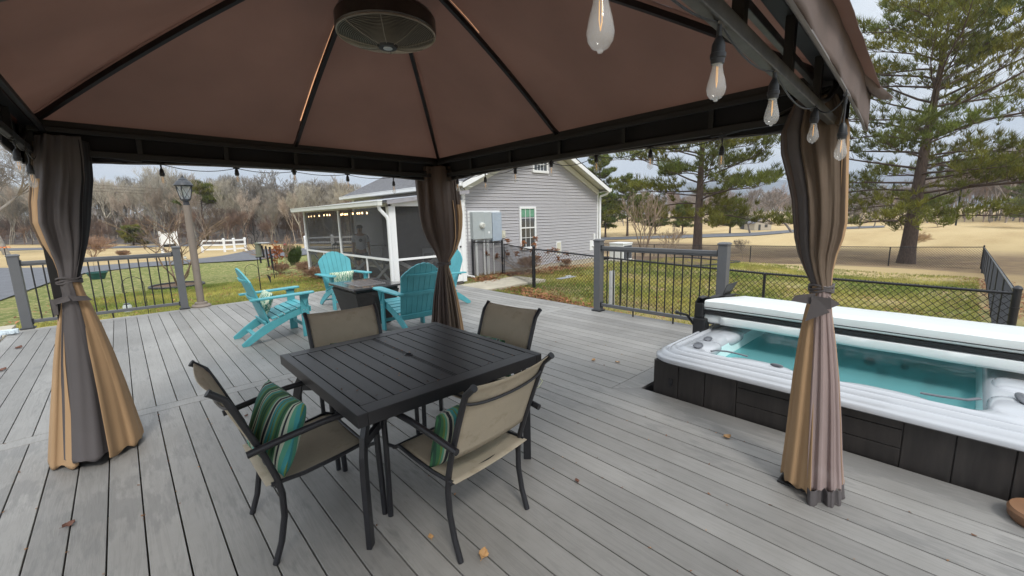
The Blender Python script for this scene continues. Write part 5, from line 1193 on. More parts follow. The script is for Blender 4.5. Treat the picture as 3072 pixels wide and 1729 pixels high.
def fence(name,label,pts,tops,nposts,pitch=.075,r=.0022,pr=.024,group='black chain link fences',H=1.2,rail_mat=None,endpr=.036):
    base=Vector((pts[0][0],pts[0][1],zg(*pts[0]))); root=thing(name,label,'fence',base,0,group)
    def loc(mb): mb.v=[(p[0]-base.x,p[1]-base.y,p[2]-base.z) for p in mb.v]; return mb
    for i in range(len(pts)-1):
        P,Q=pts[i],pts[i+1]; z0,z1=tops[i],tops[i+1]; zb0,zb1=z0-H,z1-H
        n_=nposts[i]; 
        mb=MB(); chainlink(mb,P,Q,z0,z1,zb0+.02,zb1+.02,pitch,r); loc(mb).build('mesh',m_wire,root)
        mb=MB(); mb.tube([(P[0],P[1],z0),(Q[0],Q[1],z1)],.020,8); loc(mb).build('top_rail',rail_mat or m_black,root,smooth=True)
        for k in range(n_+1):
            if k==n_ and i<len(pts)-2: continue
            f=k/n_; x,y=lerp2(P,Q,f); z=z0+(z1-z0)*f; e=(k==0 and i==0) or (k==n_ and i==len(pts)-2); rr_=endpr if e else pr
            mb=MB(); mb.lathe([(rr_,z-H-.35),(rr_,z+(.05 if e else -.01)),(rr_*1.15,z+(.05 if e else -.01)),(rr_*1.15,z+(.07 if e else 0)),(rr_*.6,z+(.10 if e else .012)),(0,z+(.11 if e else .016))],12,(x,y,0)); 
            if e:
                for zz in (z-.2,z-.6,z-1.0): mb.lathe([(rr_+.006,zz),(rr_+.006,zz+.02),(rr_,zz+.02)],12,(x,y,0))
            loc(mb).build('post',m_black,root,smooth=35)
    return root
zc=.40
g2=(8.58,8.40); crn=(8.50,-.47)
fence('chain_link_fence','long black chain link fence behind the deck railing and hot tub',[g2,(8.59,5.55),(8.52,2.49),crn],[.63,.50,.42,.40],[1,1,1],pitch=.095,r=.0042,endpr=.042)
gp1=G(1263,613,.62); gp1=(gp1.x,gp1.y)
hw=onplane(1178,612,(0,11.38),(1,11.38))
fence('chain_link_fence','short black chain link fence section between the house corner and the gate post',[(8.62,11.30),gp1],[.74,.66],[1],pitch=.095,r=.0045)
# gate
gt=thing('chain_link_gate','black chain link gate between two posts in front of the grey house','gate',(g2[0],g2[1],zg(*g2)),0); gb=Vector((g2[0],g2[1],zg(*g2)))
ga,gbq=lerp2(g2,gp1,.04),lerp2(g2,gp1,.93)
mb=MB(); mb.tube([(*ga,-.50),(*ga,.60),(*gbq,.62),(*gbq,-.50),(*ga,-.50)],.018,8); mb.v=[(p[0]-gb.x,p[1]-gb.y,p[2]-gb.z) for p in mb.v]; mb.build('frame',m_black,gt,smooth=True)
mb=MB(); chainlink(mb,ga,gbq,.60,.62,-.5,-.5,.095,.0045,0); mb.v=[(p[0]-gb.x,p[1]-gb.y,p[2]-gb.z) for p in mb.v]; mb.build('mesh',m_wire,gt)
mb=MB(); 
for z in (-.3,.3): mb.tube([(*ga,z),(*g2,z)],.014,6)
mb.tube([(*gbq,.1),(*gp1,.12)],.014,6); mb.v=[(p[0]-gb.x,p[1]-gb.y,p[2]-gb.z) for p in mb.v]; mb.build('hinge',m_black,gt)
bc=G(2476,622,-.71); bc=(bc.x,bc.y)
m_rlit=M('lit_grey_rail',(.20,.21,.23),.4,var=.4,vs=8)  # paler copy of the black fence rail with light painted into it
fence('chain_link_fence','black chain link fence running away from the corner post at the right edge',[crn,bc],[.40,-.71],[9],pitch=.092,r=.0036,rail_mat=m_rlit)
b1=G(2240,622,-.71); b2_=G(1889,619,-.80); b3=G(1646,615.6,-.85); b4=G(1440,612,-.9)
fence('chain_link_fence','distant chain link fence along the back of the yard in front of the pines',[bc,(b1.x,b1.y),(b2_.x,b2_.y),(b3.x,b3.y),(b4.x,b4.y)],[-.71,-.71,-.80,-.85,-.9],[1,2,2,2],pitch=.13,r=.0042,pr=.03)
# white posts behind the railing: pvc gate posts
p=T(1535,772); w=thing('pvc_post','pair of pale plastic posts standing behind the right deck railing','post',p)
for dx in (0,.11): mb=MB(); mb.box(dx-.025,dx+.025,-.025,.025,0,.85); mb.box(dx-.02,dx+.02,-.035,-.026,.45,.5); mb.build('post',M('translucent_pale_post',(.45,.46,.47),.5) if dx==0 else bpy.data.materials['translucent_pale_post'],w)
# ================================================================== WHITE FENCES, SIGN, YARD THINGS
def ranch(label,pxs,hgt,rails=3,zt=None):
    ps=[T(x,y) for x,y in pxs]; root=thing('ranch_fence',label,'fence',ps[0],0,'white rail fences by the drive'); o0=ps[0]
    for p in ps:
        mb=MB(); q_=p-o0; s=.10; mb.box(q_.x-s,q_.x+s,q_.y-s,q_.y+s,q_.z-.1,q_.z+hgt); mb.lathe([(.16,q_.z+hgt),(.16,q_.z+hgt+.03),(0,q_.z+hgt+.13)],4,(q_.x,q_.y,0)); mb.build('post',m_wht,root)
    for a,b2 in zip(ps[:-1],ps[1:]):
        for k in range(rails):
            f=(.22,.56,.90)[k]*hgt; mb=MB(); mb.beam(a-o0+Vector((0,0,f)),b2-o0+Vector((0,0,f)),.05,.15); mb.build('rail',m_wht,root)
ranch('white rail fence with four posts on the left across the drive',[(510,635.5),(566,634.5),(591,633),(619,631)],1.32)
ranch('white rail fence partly hidden behind the far end of the screened porch',[(770,629),(838,629.5),(905,630)],1.32)
p=T(410,637); q_=T(434,636); sg=thing('sign_board','blank white sign board on two posts beyond the left railing','sign',p); H1=zat(p,395,583)-p.z; dlt=q_-p; dlt.z=0
wv_=2.2; ang=math.atan2(dlt.y,dlt.x); 
u=ray(440,600); rgt=Vector((EYE.y-p.y,p.x-EYE.x,0)).normalized()*-1
rgt=Vector((p.y,-p.x,0)).normalized(); W_=(onplane(438,600,(p.x,p.y),(p.x+rgt.x,p.y+rgt.y))-onplane(398,600,(p.x,p.y),(p.x+rgt.x,p.y+rgt.y))).length
for s in (0,1): mb=MB(); c_=rgt*(W_*s); mb.box(c_.x-.12,c_.x+.12,c_.y-.06,c_.y+.06,0,H1); mb.build('post',m_wht,sg)
mb=MB(); zb_=H1*.40; n2=Vector((-rgt.y,rgt.x,0))*.08; mb.prism([Vector((0,0,zb_))+rgt*.1,Vector((0,0,H1*.97))+rgt*.1,Vector((0,0,H1*.97))+rgt*(W_-.1),Vector((0,0,zb_))+rgt*(W_-.1)],n2); mb.build('panel',m_wht,sg)
mb=MB(); mb.beam(rgt*.1+Vector((0,0,H1*.95))-n2*.3,rgt*(W_-.1)+Vector((0,0,H1*.95))-n2*.3,.05,.10); mb.build('top_bar',m_greypost,sg)
mb=MB(); mb.beam(rgt*.1+Vector((0,0,zb_-.15)),rgt*(W_-.1)+Vector((0,0,zb_-.15)),.1,.25); mb.build('bottom_bar',m_blackdull,sg)
m_iron=M('black_iron_rod',(.02,.02,.02),.5)
def hook(px,py,tpx,tpy,label,jar=True,wid=.20,rod=.006):
    p=T(px,py); h=zat(p,tpx,tpy)-p.z; root=thing('garden_hook',label,'garden hook',p,0,'shepherd hooks in the lawn'); d=Vector((p.y,-p.x,0)).normalized()*-1
    pts=[Vector((0,0,-.05)),Vector((0,0,h-wid*.6))]+[d*(wid*(1-cos(a)))+Vector((0,0,h-wid*.6+wid*sin(a)*1.0)) for a in [pi*i/10 for i in range(1,11)]]+[d*(2*wid)+Vector((0,0,h-wid*1.4)),d*(2*wid-.04)+Vector((0,0,h-wid*1.5)),d*(2*wid-.07)+Vector((0,0,h-wid*1.35))]
    mb=MB(); mb.tube(pts,rod,6); mb.build('hook_rod',m_iron,root,smooth=True)
    if jar:
        c_=d*(2*wid-.03)+Vector((0,0,0)); mb=MB(); mb.tube([c_+Vector((0,0,h-wid*1.45)),c_+Vector((0,0,h-wid*1.45-.22))],.003,5); mb.build('hanger',m_iron,root)
        z=h-wid*1.45-.22; mb=MB(); mb.lathe([(0,z-.17),(.065,z-.17),(.075,z-.15),(.075,z-.05),(.05,z-.02),(0,z-.02)],16,tuple(c_)); j=mb.build('jar',m_jar,root,smooth=True)
        mb=MB(); mb.lathe([(.052,z-.022),(.052,z),(0,z)],16,tuple(c_)); mb.build('jar_lid',m_grayoval,j)
m_jar,n,l,b=nt('frosted_jar'); b.inputs['Base Color'].default_value=(.7,.74,.74,1); b.inputs['Roughness'].default_value=.2; b.inputs['Alpha'].default_value=.55
hook(377,806,357,703,'black shepherd hook with a glass jar close behind the left railing',True,.17)
hook(240,690,228,628,'black shepherd hook with a jar beyond the left railing beside the green pot',True,.3)
hook(497,665,492,617,'small shepherd hook with a jar just right of the lamp post',True,.3)
hook(656,733,633,671,'tall black shepherd hook standing in the lawn behind the left turquoise chair',False,.17)
hook(478,690,470,652,'small dark hook in the lawn beside the lamp post',False,.12)
# chime pole
p=T(663,780); h=zat(p,652,560)-p.z; cp=thing('feeder_pole','tall iron pole with hooks at the top standing in the left lawn','pole',p); rg_=Vector((p.y,-p.x,0)).normalized()
mb=MB(); mb.tube([(0,0,-.05),(0,0,h)],.008,6); 
for k,(s,z) in enumerate(((-1,h-.05),(1,h-.2),(-1,h-.35))):
    mb.tube([Vector((0,0,z-.25)),rg_*(s*.08)+Vector((0,0,z-.1)),rg_*(s*.05)+Vector((0,0,z)),rg_*(s*.12)+Vector((0,0,z+.05)),rg_*(s*.17)+Vector((0,0,z-.03)),rg_*(s*.17)+Vector((0,0,z-.15))],.007,6)
mb.build('pole',m_iron,cp,smooth=True)
def at(P,x,y): d=ray(x,y); s=(P.x*d.x+P.y*d.y)/(d.x*d.x+d.y*d.y); return EYE+d*s
c_=at(p,662,612); ch_=thing('wind_chime','dark wind chimes with four hanging tubes in the left yard','wind chimes',c_)
mb=MB(); mb.lathe([(0,0),(.13,0),(.13,.015),(0,.02)],16); mb.build('top_disc',m_lat,ch_); mb=MB(); mb.tube([(0,0,.02),(0,0,.12)],.004,5); mb.build('cord',m_iron,ch_)
for i in range(4):
    s=(-.11,-.035,.04,.115)[i]; L_=(.42,.30,.52,.56)[i]; mb=MB(); mb.tube([rg_*s+Vector((0,0,-.03-.02*i)),rg_*(s+.02)+Vector((0,0,-.03-L_))],.020,8); mb.build('tube',m_blackdull,ch_,smooth=35)
mb=MB(); mb.tube([(0,0,-.03),rg_*.03+Vector((0,0,-.75))],.003,5); mb.add([rg_*-.01+Vector((0,0,-.72)),rg_*.07+Vector((0,0,-.78)),rg_*.06+Vector((0,0,-.95))],[(0,1,2)]); mb.build('sail',m_blackdull,ch_)
c_=at(p,650,628); fd=thing('bird_feeder','cylindrical mesh bird feeder hanging left of the wind chimes','bird feeder',c_); mb=MB(); mb.lathe([(0,-.16),(.075,-.16),(.075,-.15),(.06,-.14),(.06,.11),(.075,.12),(.07,.15),(0,.17)],16); mb.build('tube',M('olive_feeder_mesh',(.15,.16,.11),.6),fd,smooth=30); mb=MB(); mb.lathe([(.08,-.18),(.08,-.16),(0,-.16)],16); mb.tube([(0,0,.16),(0,0,.3)],.004,5); mb.build('tray',m_blackdull,fd)
for px,py,tx,ty,r_,lab in ((691,702,683,642,.018,'thick black stake in the lawn right of the wind chimes'),(697,703,692,640,.006,'thin black stake in the lawn beside the thick one')):
    p=T(px,py); h=zat(p,tx,ty)-p.z; mb=MB(); mb.tube([(0,0,-.05),(0,0,h)],r_,8); o=mb.build('stake',m_iron,None,smooth=35); o.location=p; tag(o,lab,'stake','stakes in the left lawn')
p=T(247,703); pt_=thing('flower_pot','wide dark green plastic pot on the lawn behind the left railing','flower pot',p); k=(T(265,703)-T(229,703)).length/2
mb=MB(); mb.lathe([(0,.0),(k*.62,0),(k*.92,k*.75),(k,k*.78),(k,k*.9),(k*.93,k*.9),(k*.9,k*.7),(0,k*.68)],24); mb.build('bowl',M('green_plastic_pot',(.02,.09,.085),.45),pt_,smooth=30); mb=MB(); mb.lathe([(0,k*.7),(k*.88,k*.72)],20); mb.build('soil',M('potting_soil',(.05,.035,.025),.95),pt_)
p=T(844,692); bb=thing('bird_bath','shallow pale bird bath dish on a thin stand by the porch','bird bath',p); h=max(.3,zat(p,846,659)-p.z); mb=MB(); mb.lathe([(0,h-.02),(.24,h),(.26,h+.015),(.24,h+.015),(0,h)],24); mb.build('dish',m_conc,bb,smooth=35); mb=MB(); mb.tube([(0,0,0),(0,0,h-.01)],.012,8); mb.build('stand',m_iron,bb)
p=T(723,668); rl=thing('hydrant_ornament','small red lantern-like ornament beside the green bush','ornament',p); h=zat(p,722,628)-p.z; mb=MB(); mb.tube([(0,0,0),(0,0,h)],.012,6); mb.build('stem',m_iron,rl); mb=MB(); mb.lathe([(0,h),(.10,h),(.12,h+.10),(.10,h+.28),(.04,h+.34),(0,h+.36)],12); mb.build('body',M('red_paint',(.25,.02,.02),.5),rl,smooth=30)
mb=MB()
o0=at(T(20,700),18,640)
fl=thing('flower','orange garden flower ornament on a stem behind the left railing post','flower',T(20,668)); z=zat(fl.location,18,623)-fl.location.z; kf=.006*fl.location.xy.length
for i in range(9):
    a=2*pi*i/9; mb.add([Vector((0,0,z)),Vector((kf*cos(a-.3),kf*sin(a-.3),z+kf*.2)),Vector((kf*1.4*cos(a),kf*1.4*sin(a),z-kf*.15)),Vector((kf*cos(a+.3),kf*sin(a+.3),z+kf*.2))],[(0,1,2,3)])
mb.build('petals',M('orange_petals',(.65,.16,.02),.6),fl); mb=MB(); mb.tube([(0,0,0),(0,0,z)],kf*.09,6); mb.build('stem',m_iron,fl); mb=MB(); mb.lathe([(0,z+kf*.3),(kf*.3,z+kf*.2),(kf*.3,z),(0,z)],10); mb.build('centre',M('dark_centre',(.08,.02,.01),.8),fl)
# edging ring + hose
def ring_edge(px,py,rpx,label):
    p=T(px,py); r_=(T(px+rpx,py)-T(px-rpx,py)).length/2; mb=MB(); pts=[]
    for i in range(41):
        a=2*pi*i/40; x,y=p.x+r_*cos(a),p.y+r_*sin(a); pts.append((x-p.x,y-p.y,zg(x,y)-p.z+.05))
    mb.tube(pts,.045,6,False); o=mb.build('edging',m_plast,None,smooth=True); o.location=p; tag(o,label,'garden edging','round garden edgings')
    mb=MB(); P=[]; 
    for k in range(6):
        rk=r_*k/5*.97; P.append([Vector((rk*cos(2*pi*j/32),rk*sin(2*pi*j/32),zg(p.x+rk*cos(2*pi*j/32),p.y+rk*sin(2*pi*j/32))-p.z+.035)) for j in range(32)])
    mb.grid(P,closed=True); o=struct(mb.build('mulch_bed',m_mulch)); o.location=p; return p
m_mulch=M('bark_mulch',(.12,.075,.045),.95,var=.5,vs=9,bs=.8,bscale=25)
pr1=ring_edge(447,721,50,'black edging ring round the small bare tree in the left lawn')
pr2=ring_edge(1621,647,32,'black edging ring round the bare crape myrtle in the right yard')
# ================================================================== VEGETATION
def segs_mesh(S,k=3):
    S=np.array(S,float); p,q,r0,r1=S[:,0:3],S[:,3:6],S[:,6],S[:,7]
    d=q-p; d/=np.maximum(1e-9,np.linalg.norm(d,axis=1))[:,None]
    up=np.where(np.abs(d[:,2:3])<.9,np.array([[0,0,1.]]),np.array([[1.,0,0]])); a=np.cross(d,up); a/=np.linalg.norm(a,axis=1)[:,None]; b=np.cross(d,a)
    V=[]
    for base,r in ((p,r0),(q,r1)):
        for j in range(k):
            t=2*pi*j/k; V.append(base+(a*cos(t)+b*sin(t))*r[:,None])
    V=np.stack(V,1).reshape(-1,3); n_=len(S); o=(np.arange(n_)*2*k)[:,None]
    Fs=np.concatenate([o+np.array([[j,(j+1)%k,k+(j+1)%k,k+j]]) for j in range(k)],0)
    return V,Fs
def bare(seed,h,spread,levels=5,stems=1,lean=.0,r0=.02,up=.35,wig=.25,fork=(2,3),first=.30,minr=.004,shrink=.72):
    rd=random.Random(seed); S=[]
    def grow(p,d,L,r,lv):
        n_=3 if lv<2 else 2; q=p
        for i in range(n_):
            d2=(d+Vector((rd.gauss(0,wig),rd.gauss(0,wig),rd.gauss(0,wig)*.6+up*.12))).normalized()
            qn=q+d2*(L/n_); ra=r*(1-.35*i/n_); rb=r*(1-.35*(i+1)/n_); S.append((*q,*qn,max(minr,ra),max(minr*.8,rb)))
            if lv<levels and (i>0 or lv>1) and rd.random()<.85:
                az=rd.uniform(0,6.28); sd=Vector((cos(az),sin(az),rd.uniform(-.1,.6))); 
                grow(qn,(d2*.55+sd*spread).normalized(),L*shrink*rd.uniform(.7,1.05),r*.52,lv+1)
            q=qn; d=d2
        if lv<levels:
            for j in range(rd.randint(*fork)):
                az=rd.uniform(0,6.28); sd=Vector((cos(az),sin(az),rd.uniform(0,.8))); grow(q,(d*.9+sd*spread*.8).normalized(),L*shrink*rd.uniform(.8,1.1),r*.6,lv+1)
    for s in range(stems):
        a=rd.uniform(0,6.28) if stems>1 else 0; m_=.42 if stems>1 else lean
        grow(Vector((rd.gauss(0,.012)*(stems>1)*h*.1,rd.gauss(0,.012)*(stems>1)*h*.1,0)),Vector((cos(a)*m_,sin(a)*m_,1)).normalized(),h*first,h*r0,0)
    A=np.array(S); zt=A[:,5].max(); A[:,[0,1,2,3,4,5]]*=h/zt; return A
def tree_obj(name,label,cat,p,A,mat,group=None,rz=0,tint=(1,1,1),trunk_lv=.25,k=4,sx=1.,multi=False):
    root=thing(name,label,cat,p,rz,group); A=A.copy(); A[:,[0,1,3,4]]*=sx
    big=A[:,6]>np.quantile(A[:,6],.93)
    for nm,sel,kk in ((('trunk',big,7),('branches',~big,3)) if not multi else (('branches',big|True,4),)):
        V,Fs=segs_mesh(A[sel],kk); npmesh(nm,V,Fs,mat,root,tint=np.tile(np.array(tint,float),(len(Fs),1)))
    return root
def needles(centers,rad,n,rng_,wid=.035,flat=.55,dirs=None):
    K=len(centers); c=np.repeat(centers,n,0); d=rng_.normal(size=(K*n,3)); d[:,2]=np.abs(d[:,2])*.8+.05 ; d/=np.linalg.norm(d,axis=1)[:,None]
    if dirs is not None: d=d*.75+np.repeat(dirs,n,0)*.75; d/=np.linalg.norm(d,axis=1)[:,None]
    L=rad*rng_.uniform(.6,1.15,(K*n,1)); L*=np.repeat(rng_.uniform(.7,1.2,(K,1)),n,0)
    s=np.cross(d,rng_.normal(size=d.shape)); s/=np.linalg.norm(s,axis=1)[:,None]
    base=c+d*L*.08+rng_.normal(size=c.shape)*rad*.10; V=np.stack([base-s*wid/2,base+s*wid/2,base+d*L],1).reshape(-1,3)
    Fs=np.arange(K*n*3).reshape(-1,3); return V,Fs
def pine(label,p,h,crown0,R,tr,seed,nb=46,tn=14,trad=.40,wid=.035,dens=1.,group='pines beyond the back fence',bare_low=False,lean=(0,0),prof=None,hue=(1,1,1)):
    rd=random.Random(seed); rg_=np.random.default_rng(seed); root=thing('pine_tree',label,'pine tree',p,0,group)
    mb=MB(); pts=[];rs=[]
    for i in range(15):
        t=i/14; pts.append((lean[0]*t*h+.12*sin(t*7+seed)*t,lean[1]*t*h+.10*cos(t*5+seed)*t,h*t-.1)); rs.append(tr*((1-t)**.85)*(1+.22*math.exp(-t*h/.5))+.02)
    mb.tube(pts,rs,12); mb.build('trunk',m_bark,root,smooth=True)
    def tp(z): t=z/h; return Vector((lean[0]*t*h+.12*sin(t*7+seed)*t,lean[1]*t*h+.10*cos(t*5+seed)*t,z))
    S=[];TC=[];TD=[];TT=[]
    for b_ in range(nb):
        f=(b_+rd.random())/nb; z=crown0+(h*.985-crown0)*f; az=b_*2.4+rd.uniform(-.4,.4)
        pr=prof(f) if prof else (sin(pi*min(1,.22+.78*(1-f))*.5)**.8*(1 if f>.12 else .75+f*2)); L=R*pr*rd.uniform(.72,1.12)
        if L<.5: L=.5
        q=tp(z); d=Vector((cos(az),sin(az),.10+.55*f+rd.gauss(0,.06))).normalized(); n_=8; r=min(tr*.28,.015+L*.0085)
        btint=rd.uniform(.75,1.2); yel=rd.uniform(0,1)
        for i in range(n_):
            d=(d+Vector((rd.gauss(0,.10),rd.gauss(0,.10),rd.gauss(.0,.06)-.035+.05*(i>4)))).normalized(); qn=q+d*L/n_
            S.append((*q,*qn,r*(1-.8*i/n_),r*(1-.8*(i+1)/n_))); q=qn
            if i>=1:
                for s_ in (-1,1,0):
                    if rd.random()>.92*dens: continue
                    hz=Vector((-d.y*s_,d.x*s_,rd.uniform(.0,.5))); d2=(d*.8+hz*.9).normalized(); l2=L*.32*(1-.50*i/n_)*rd.uniform(.6,1.2)+.15; w=q
                    m2=3
                    for j in range(m2):
                        d2=(d2+Vector((rd.gauss(0,.14),rd.gauss(0,.14),rd.gauss(.05,.08)))).normalized(); wn=w+d2*l2/m2; S.append((*w,*wn,.016*(1-.25*j),.014*(1-.3*j))); w=wn
                        for e in range(2 if j else 1):
                            if rd.random()<.85*dens:
                                o_=Vector((rd.gauss(0,.16),rd.gauss(0,.16),rd.gauss(.06,.08))); TC.append(w+o_); TD.append(d2*.5+Vector((0,0,.5))); TT.append((btint*rd.uniform(.75,1.25),yel))
    V,Fs=segs_mesh(np.array(S),4); npmesh('branches',V,Fs,m_bark,root)
    TC=np.array([list(v) for v in TC]); TD=np.array([list(v) for v in TD]); V,Fs=needles(TC,trad,tn,rg_,wid,dirs=TD)
    tt=np.array(TT); base=np.stack([tt[:,0]*(1+.55*tt[:,1]),tt[:,0]*(1+.12*tt[:,1]),tt[:,0]*(1-.2*tt[:,1])],1)*np.array(hue); tint=np.repeat(base,tn,0)*rg_.uniform(.8,1.2,(len(Fs),1))
    npmesh('foliage',V,Fs,m_needle,root,tint=tint); return root
P1=T(1753,645); 
P2=T(2278,663)
pine('large pine with reddish trunk standing behind the railing, left of the right curtain',P1,14.5,2.9,6.9,.38,11,nb=50,tn=14,trad=.54,wid=.058,dens=.92)
pine('tallest pine at the right edge with a thick dark trunk behind the wire fence',P2,zat(P2,2345,22)-P2.z,2.6,8.3,.42,5,nb=70,tn=14,trad=.47,wid=.046,dens=.93,lean=(.0,-.03),prof=lambda f:(.95 if f<.5 else .95-.85*(f-.5)**1.2*1.35)*(.8 if f<.08 else 1))
for (px,pb_,pt2,rpx,sd,lab) in ((1508,601,388,48,21,'tall narrow pine showing over the right slope of the house roof'),(1578,594,456,60,22,'dark green pine left of the large pine, behind the crape myrtle'),
     (1523,597,500,30,23,'small pine with a slim trunk just right of the house corner'),(1648,590,515,34,24,'distant small pine behind the crape myrtle'),(1836,588,512,42,25,'dark round evergreen in the field right of the large pine trunk'),(1716,590,520,30,26,'distant dark pine left of the large pine trunk'),(2585,575,470,60,27,'evergreen at the far right edge across the field')):
    p=T(px,pb_); d_=p.xy.length; dep=(p-EYE).dot(Vector((CR[0][2],CR[1][2],CR[2][2]))); h=zat(p,px,pt2)-p.z; R_=rpx/1064*dep
    pine(lab,p,h,h*.22,R_,.012*h+.08,sd,nb=34,tn=9,trad=.034*h+.18,wid=.010*h*.4+.05,dens=.8,group='smaller pines across the field',hue=(.85,.95,.9))
# bare individual trees
def btree(name,label,px,pb_,pt2,seed,group='bare trees across the field',cat='tree',tint=(1,1,1),**kw):
    p=T(px,pb_); h=zat(p,px,pt2)-p.z; dep=(p-EYE).dot(Vector((CR[0][2],CR[1][2],CR[2][2]))); mr=kw.pop('mr',.00035)*dep
    sx=kw.pop('sx',1.); A=bare(seed,h,kw.pop('spread',.75),minr=max(.004,mr),**kw); return tree_obj(name,label,cat,p,A,m_twig,group,0,tint,sx=sx,multi=kw.get('stems',1)>1)
btree('bare_tree','large bare tree with spreading limbs at the far left edge behind the string bulbs',18,642,330,3,levels=6,r0=.022,spread=.8)
btree('bare_tree','tall bare tree rising above the woods left of the porch roof',690,606,425,8,levels=5,r0=.014,spread=.6,mr=.0005)
btree('bare_tree','bare tree with a tall thin crown at the woods edge between the bulbs',655,608,440,9,levels=5,r0=.013,spread=.6,mr=.0005)
btree('bare_tree','round crowned bare tree just left of the house roof',835,604,448,10,levels=5,r0=.016,spread=.8,mr=.0005,sx=1.25)
for (px,b_,t_,s_,lab) in ((1887,588,500,31,'thick grey trunked bare tree in the field beside the distant house'),(1992,585,470,32,'bare tree in the field at the left edge of the right curtain'),(2160,576,500,33,'bare tree by the path left of the tallest pine'),(2196,573,515,34,'slim bare tree by the path right next to the tallest pine'),(2120,573,520,35,'bare tree far across the field just right of the right curtain'),(2060,577,520,36,'bare tree far across the field behind the right curtain')):
    btree('bare_tree',lab,px,b_,t_,s_,levels=4,r0=.028,spread=.85,mr=.0006,tint=(.9,.85,.85))
btree('crape_myrtle','bare multi stemmed crape myrtle with upright pale branches in the right yard',1617,650,470,41,group=None,levels=3,stems=6,r0=.011,spread=.42,up=.7,wig=.14,first=.45,mr=.0003,tint=(1.15,.95,.78),fork=(1,2),sx=.85)
btree('shrub','thin bare sapling between the crape myrtle and the large pine',1690,655,565,42,group='bare saplings in the yard',levels=3,stems=4,r0=.008,spread=.4,mr=.0003,tint=(1.2,1,.8))
btree('shrub','thin bare sapling before the back fence right of the large pine',1868,652,600,43,group='bare saplings in the yard',levels=3,stems=2,r0=.008,spread=.4,mr=.0003,tint=(1,.9,.8))
btree('shrub','dry twiggy shrub growing at the right foot of the tallest pine',2302,625,583,44,group='bare saplings in the yard',levels=4,stems=5,r0=.008,spread=.6,mr=.0003,tint=(2.0,1.6,1.1),sx=1.5)
btree('small_tree','small bare fruit tree with wide low branches inside the ring in the left lawn',447,722,520,45,group=None,levels=2,stems=6,r0=.010,spread=.75,up=.15,wig=.18,first=.40,mr=.00022,tint=(.85,.65,.5),sx=1.3)
btree('small_tree','slender young tree with rusty dried leaves in the left lawn',703,690,588,46,group=None,levels=3,stems=2,r0=.010,spread=.25,mr=.0004,tint=(1.2,.9,.7))
p=T(703,690); h=zat(p,703,600)-p.z
K=90; ct=np.stack([rng.normal(0,.10*h,K),rng.normal(0,.10*h,K),h*.62+rng.normal(0,.14*h,K)],1); V,Fs=needles(ct,.11,4,rng,.07); 
rt=thing('dried_leaves','cluster of rusty dried leaves clinging to the slender young tree','leaves',p); npmesh('leaf_cluster',V,Fs,m_leaf,rt,tint=np.tile([1.3,.8,.5],(len(Fs),1)))
# shrubs
p=T(741,668); h=zat(p,741,622)-p.z; rt=thing('rosemary_bush','upright green bush with narrow leaves left of the screened porch','bush',p)
S=[];TC=[];TD=[]
for i in range(120):
    a=random.uniform(0,6.28); r_=random.random()**.5*h*.42; L_=h*random.uniform(.6,1.02); b0=Vector((r_*.4*cos(a),r_*.4*sin(a),0)); q_=Vector((r_*cos(a),r_*sin(a),L_)); S.append((*b0,*q_,.012,.006))
    for k_ in range(12): t=.25+.75*k_/11; TC.append(list(b0.lerp(q_,t))); TD.append([cos(a)*.3,sin(a)*.3,.9])
V,Fs=segs_mesh(np.array(S),3); npmesh('stems',V,Fs,m_twig,rt,tint=np.tile([.6,.7,.4],(len(Fs),1))); V,Fs=needles(np.array(TC),.17,6,rng,.035,dirs=np.array(TD)); npmesh('foliage',V,Fs,m_needle,rt,tint=np.tile([.75,.85,1.3],(len(Fs),1))*rng.uniform(.7,1.2,(len(Fs),1)))
for i,(px,py,t_,sd,lab) in enumerate(((705,690,660,51,'low reddish dry bush beside the green bush by the porch'),(765,694,655,52,'tangled dry brown shrub at the left foot of the porch'),(800,704,668,53,'dry brown shrub behind the turquoise chair at the porch wall'),(890,705,690,54,'dry reddish shrub at the porch wall right of the turquoise chair'),(960,712,690,55,'dry shrub at the porch corner post'),(1335,688,640,56,'dry reddish hydrangea stems in the bed along the house wall'),(1425,672,650,57,'small dry shrub in the bed near the white access panel'),(310,650,628,58,'low dry pinkish shrub beyond the left railing'),(235,652,590,59,'dry shrub hidden behind the left curtain edge'))):
    btree('dry_shrub',lab,px,py,t_,sd,group='dry shrubs near the porch and house',cat='bush',levels=3,stems=15,r0=.007,spread=.6,up=.3,wig=.2,first=.5,mr=.0003,tint=(1.25,.85,.62),sx=1.6 if i<5 else 1.2)
# hydrangea flower heads
p=T(1325,690); rt=thing('hydrangea','tall hydrangea with dried tan flower heads before the house window','shrub',p); S=[]
heads=[(1233,612),(1217,625),(1222,638),(1277,606),(1277,640),(1318,612),(1312,624),(1345,618),(1347,602),(1339,630),(1379,632),(1390,630),(1400,631),(1356,648),(1427,638),(1404,652),(1250,644),(1300,638)]
for i,(x,y) in enumerate(heads):
    off=random.uniform(-.35,.45); c_=at(p+Vector((0,off,0)),x,y)-p; S.append((random.gauss(0,.08),random.gauss(0,.08),0,c_.x*.6,c_.y*.6,c_.z*.55,.008,.007)); S.append((c_.x*.6,c_.y*.6,c_.z*.55,*c_,.007,.005))
    K=26; ct=np.array([[c_.x,c_.y,c_.z]])+rng.normal(0,.042,(K,3)); V,Fs=needles(ct,.055,4,rng,.040); npmesh('flower_head',V,Fs,m_leaf,rt,tint=np.tile([1.35,1.1,.95],(len(Fs),1))*rng.uniform(.6,1.2,(len(Fs),1)))
V,Fs=segs_mesh(np.array(S),4); npmesh('stems',V,Fs,m_twig,rt,tint=np.tile([1.4,1.1,.8],(len(Fs),1)))
